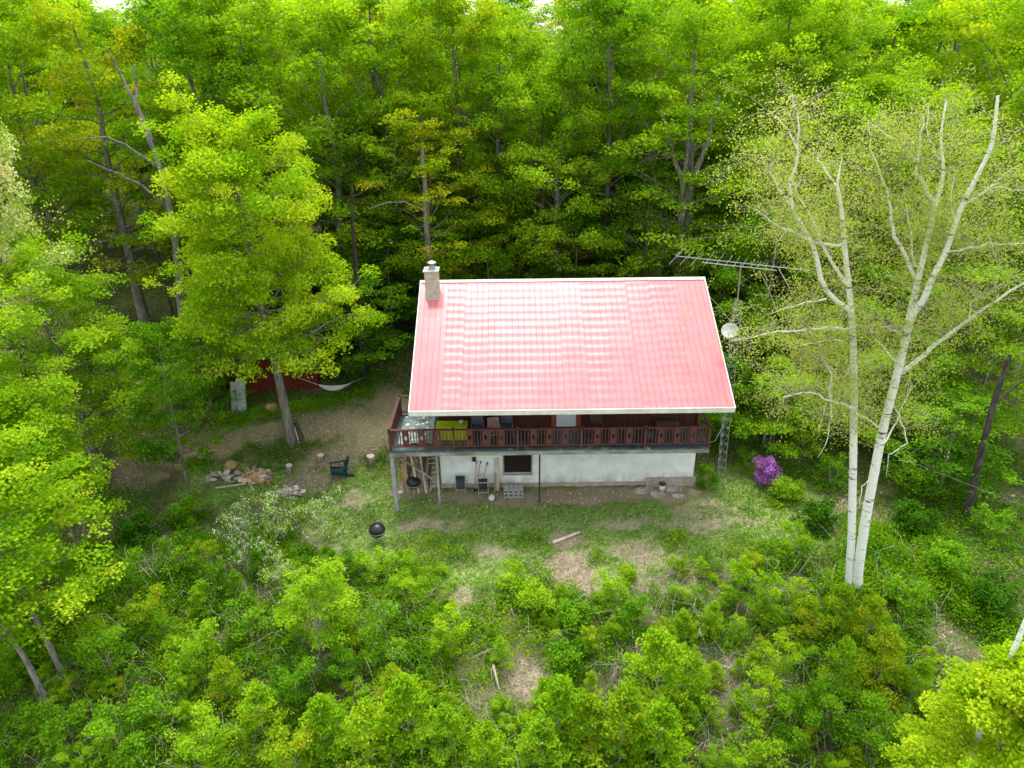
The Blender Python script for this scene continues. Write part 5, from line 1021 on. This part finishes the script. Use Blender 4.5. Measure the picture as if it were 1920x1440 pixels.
# azalea
def aza(root, LP, rng):
    P = LP + rng.normal(0, .02, LP.shape); V, F, t = leaves(np.repeat(P, 2, 0) + rng.normal(0, .03, (2 * len(P), 3)), .055, rng, up=.5, tint=.5, tvar=.8); mesh_np('blossom', V, [F], LM['magenta'], root, attrs={'tint': t})
o = grow(91, 1.15, .62, .15, 22, 'dome', leaf=.05, per=70, pad=.24, flat=.6, stems=4, name='azalea_bush', tr=.015, bark='twig', subs=3, extra=aza); o.location = at(1437, 908); o['label'] = 'azalea bush covered in magenta-purple flowers beyond the tower foot'; o['category'] = 'shrub'
# trunk leaning, beyond the birches
T = Tubes(); q = np.array(at(1812, 975)); e = aty(1862, 760, q[1] + .6); T.add([q - [0, 0, .2], q * .6 + e * .4 + [-.05, 0, 0], e, e + [.25, .3, 2.0]], [.16, .14, .12, .08], 8); T.add([e, e + [.9, .2, .9], e + [1.6, .1, 1.2]], [.06, .04, .02], 5)
T.V = [v - q for v in T.V]; r_ = thing('leaning_tree', 'dark grey tree trunk leaning on the leaf-strewn slope beyond the birches', 'tree', tuple(q)); T.build('trunk', M['barkdark'], r_)
# pale old limbs of the leaning tree over the dark gap; forked trunk behind the roof
def big_limbs(label, lims, Y, mat, bz):
    T = Tubes(); 
    for pts, r0, r1, dy in lims: limb(T, pts, r0, r1, dy, y0=Y, n=7, rng=np.random.default_rng(len(pts)))
    b_ = T.V[0][:7].mean(0); T.V = [v - b_ for v in T.V]; r = thing('old_tree', label, 'tree', tuple(b_)); T.build('trunk', M[mat], r)
big_limbs('old tree with pale grey crooked limbs leaning out over the dark gap', [([(345, 640), (335, 520), (325, 410), (300, 310), (262, 215), (240, 165), (205, 100)], .20, .04, -.5), ([(305, 320), (250, 280), (200, 255), (140, 262)], .08, .02, -2), ([(322, 400), (280, 355), (220, 325), (162, 300)], .08, .02, -2), ([(285, 265), (255, 190), (250, 120)], .12, .03, 1)], 35.5, 'bark', 0)
big_limbs('massive forked grey trunk standing behind the end of the roof', [([(1262, 640), (1268, 520), (1275, 430), (1282, 350), (1290, 270), (1300, 150)], .27, .07, 0), ([(1276, 420), (1298, 340), (1325, 270), (1350, 180)], .22, .06, -.6), ([(1282, 350), (1262, 290), (1240, 200)], .16, .05, .4)], 38.5, 'bark', 0)
big_limbs('straight grey trunk rising right behind the chimney', [([(808, 640), (805, 500), (800, 420), (795, 330), (792, 280)], .20, .08, 0), ([(800, 400), (770, 380), (730, 378), (690, 392)], .06, .02, -1)], 36.8, 'bark', 0)
big_limbs('mossy grey trunk holding the far end of the hammock', [([(690, 740), (684, 690), (672, 560), (662, 450), (660, 350)], .17, .08, .0)], 34.2, 'barkdark', 0)

# ------------------------------------------------------------------ ground cover (nobody could count it)
def scatter(n, x0, x1, y0, y1, rng): return rng.uniform(x0, x1, n), rng.uniform(y0, y1, n)
rg = np.random.default_rng(12)
def blades(x, y, h, wd, tint, rng, lay=.35):
    n = len(x); z = terrain(x, y); P = np.stack([x, y, z - .01], 1); a = rng.uniform(0, 6.28, n); hh = h * rng.uniform(.5, 1.4, n)
    lean_ = np.stack([np.cos(a), np.sin(a), np.zeros(n)], 1) * (hh * rng.uniform(.1, 1, n) * lay * 2)[:, None]; up_ = np.stack([np.zeros(n), np.zeros(n), hh * (1 - .5 * lay)], 1)
    sd_ = np.stack([-np.sin(a + .8), np.cos(a + .8), np.zeros(n)], 1) * (wd * .5)
    V = np.stack([P - sd_, P + sd_, P + lean_ + up_], 1).reshape(-1, 3); return V, np.arange(3 * n).reshape(n, 3), np.repeat(np.clip(tint, 0, 1), 3)
x, y = scatter(420000, -14, 15, 20.2, 36, rg); gm, dm, sm = masks(x, y); k = (rg.uniform(0, 1, len(x)) < (gm - sm * .6) * .9) & ~((x > -3.3) & (x < 8.1) & (y > 26.2)); x, y = x[k], y[k]
V, F, t = blades(x, y, .085, .022, .35 + .45 * fbm(x, y, .8, 2) + .25 * fbm(x, y, 3.5, 6) + rg.normal(0, .2, len(x)) + .9 * np.clip(sm[k], 0, 1), rg)
o = mesh_np('grass', V, [F], LM['grass'], attrs={'tint': t}); o['kind'] = 'stuff'; o['label'] = 'patchy mown lawn grass around the house'
def carpet(name, n, x0, x1, y0, y1, dens, size, hmax, kind, label, tint0, seed, clump=9, spread=.13):
    rng = np.random.default_rng(seed); x, y = scatter(n, x0, x1, y0, y1, rng); p = dens(x, y); k = (rng.uniform(0, 1, n) < p) & ~((x > -5) & (x < 8.2) & (y > 24.3) & (y < 34.2)); x, y, p = x[k], y[k], p[k]
    hh = hmax * np.clip(.25 + p, 0, 1) * rng.uniform(.2, 1, len(x)); c = np.repeat(np.stack([x, y, terrain(x, y) + hh], 1), clump, 0); c += rng.normal(0, 1, c.shape) * [spread, spread, spread * .45]
    c[:, 2] = np.maximum(c[:, 2], terrain(c[:, 0], c[:, 1]) + .02); tt = tint0 + .35 * fbm(c[:, 0], c[:, 1], .7, seed) + np.repeat(rng.normal(0, .15, len(x)), clump)
    V, F, t = leaves(c, size, rng, up=.9, tint=tt, tvar=.3); o = mesh_np(name, V, [F], LM[kind], attrs={'tint': t}); o['kind'] = 'stuff'; o['label'] = label
def d_front(x, y):
    gm, dm, sm = masks(x, y); open_ = np.clip(1.15 - gm * 1.15 - dm * 1.5 - sm * .78, 0, 1); nn = fbm(x, y, .55, 31) * 1.3 + fbm(x, y, 1.9, 41) * .9
    return np.clip(.52 + nn, .0, 1) * open_
carpet('undergrowth', 90000, -17, 17, 10.5, 22.8, d_front, .068, .60, 'under', 'tangled leafy green brush covering the slope', .58, 51, clump=10)
carpet('undergrowth', 16000, 8.5, 24, 17, 36, d_front, .08, .30, 'under', 'low green plants on the floor of the woods beyond the birches', .36, 52, clump=9, spread=.16)
carpet('undergrowth', 16000, -26, -4, 22, 38, lambda x, y: d_front(x, y) * .9, .08, .28, 'under', 'low green plants on the shaded ground by the shed', .32, 53, clump=9, spread=.16)
carpet('undergrowth', 16000, -34, 34, 33, 52, lambda x, y: np.clip(.5 + fbm(x, y, .4, 3), 0, 1), .11, .5, 'under', 'leafy plants on the floor of the woods', .25, 54, clump=8, spread=.25)
L1 = [at(*p) for p in ((425, 805), (500, 790), (560, 775), (620, 765), (690, 750))]
def d_lush(x, y):
    q = np.interp(x, [p[0] for p in L1], [p[1] for p in L1]); return np.exp(-((y - q - .25) / .55) ** 2) * (x > L1[0][0] - .5) * (x < L1[-1][0] + .3)
carpet('grass', 9000, -16, -5, 28, 38, d_lush, .085, .30, 'green', 'lush green strip of tall weeds along the bank before the shed', .62, 55, clump=9)
# straw and dead stems
x, y = scatter(190000, -15, 15, 11, 25, rg); gm, dm, sm = masks(x, y); pr = sm * .9 + .30 * np.clip(.45 + fbm(x, y, .8, 61) * 2, 0, 1) * (gm < .2) + .10 * np.clip(fbm(x, y, 1.5, 66) * 3, 0, 1); k = rg.uniform(0, 1, len(x)) < pr; x, y = x[k], y[k]
V, F, t = blades(x, y, .26, .019, .5 + .5 * fbm(x, y, 1.2, 4) + rg.normal(0, .25, len(x)), rg, lay=.85)
o = mesh_np('dry_grass', V, [F], LM['straw'], attrs={'tint': t}); o['kind'] = 'stuff'; o['label'] = 'flattened dead grass and bramble canes on the slope'
x, y = scatter(60000, -17, 17, 11, 22.5, rg); gm, dm, sm = masks(x, y); k = (rg.uniform(0, 1, len(x)) < .8 * np.clip(.5 + fbm(x, y, .9, 44), 0, 1)) & (gm < .15); x, y = x[k], y[k]
V, F, t = blades(x, y, .50, .022, .45 + .4 * fbm(x, y, 1.2, 4) + rg.normal(0, .2, len(x)), rg, lay=.5)
o = mesh_np('grass', V, [F], LM['grass'], attrs={'tint': t}); o['kind'] = 'stuff'; o['label'] = 'tall loose grass between the brush on the slope'
T = Tubes(); xs_ = rg.uniform(-15, 15, 1500); ys_ = rg.uniform(11.5, 21, 1500); mm = masks(xs_, ys_); 
for x_, y_, g_ in zip(xs_, ys_, mm[0]):
    if g_ > .1: continue
    a_ = rg.uniform(0, 6.28); l_ = rg.uniform(.4, 1.5); h_ = rg.uniform(.3, 1.1); z_ = gz(x_, y_); dr = np.array([math.cos(a_), math.sin(a_), 0]); p_0 = np.array([x_, y_, z_])
    T.add([p_0, p_0 + dr * l_ * .4 + [0, 0, h_], p_0 + dr * l_ + [0, 0, h_ * rg.uniform(.3, 1.1)]], [.010, .007, .003], 3)
o = T.build('bramble_canes', M['twig']); o['kind'] = 'stuff'; o['label'] = 'bare arching bramble canes through the brush'
# leaf litter and stones on bare soil
def litter(n, x0, x1, y0, y1, f, size, kind, label, seed):
    rng = np.random.default_rng(seed); x, y = scatter(n, x0, x1, y0, y1, rng); k = (rng.uniform(0, 1, n) < f(x, y)) & ~((x > -3.2) & (x < 8) & (y > 26.2) & (y < 34)); x, y = x[k], y[k]
    V, F, t = leaves(np.stack([x, y, terrain(x, y) + .02], 1), size, rng, up=2.0, tint=.45, tvar=.9); o = mesh_np('leaf_litter', V, [F], LM[kind], attrs={'tint': t}); o['kind'] = 'stuff'; o['label'] = label
litter(90000, -20, -3, 22, 37, lambda x, y: np.clip(masks(x, y)[1] * 1.2, 0, 1) * np.clip(.5 + fbm(x, y, 1.1, 75), 0, 1), .05, 'straw', 'dead leaves and wood chips scattered on the worn dirt slope', 83)
x, y = scatter(60000, -18, -3, 22, 36, rg); dm = masks(x, y)[1]; k = rg.uniform(0, 1, len(x)) < dm * .9 * np.clip(.25 + fbm(x, y, .9, 91) * 2.2, 0, 1); x, y = x[k], y[k]
V, F, t = blades(x, y, .08, .024, .4 + .4 * fbm(x, y, 2, 4), rg); o = mesh_np('grass', V, [F], LM['grass'], attrs={'tint': t}); o['kind'] = 'stuff'; o['label'] = 'thin grass tufts coming up through the dirt'
litter(60000, -24, 24, 11, 37, lambda x, y: np.clip(.35 + fbm(x, y, .6, 71), 0, 1) * (1 - masks(x, y)[0]), .075, 'straw', 'dead brown leaves and chips strewn over bare ground', 81)

for o in list(bpy.data.objects):
    if o.parent is None and o.type == 'MESH' and 'label' not in o.keys() and 'kind' not in o.keys(): bpy.data.objects.remove(o)
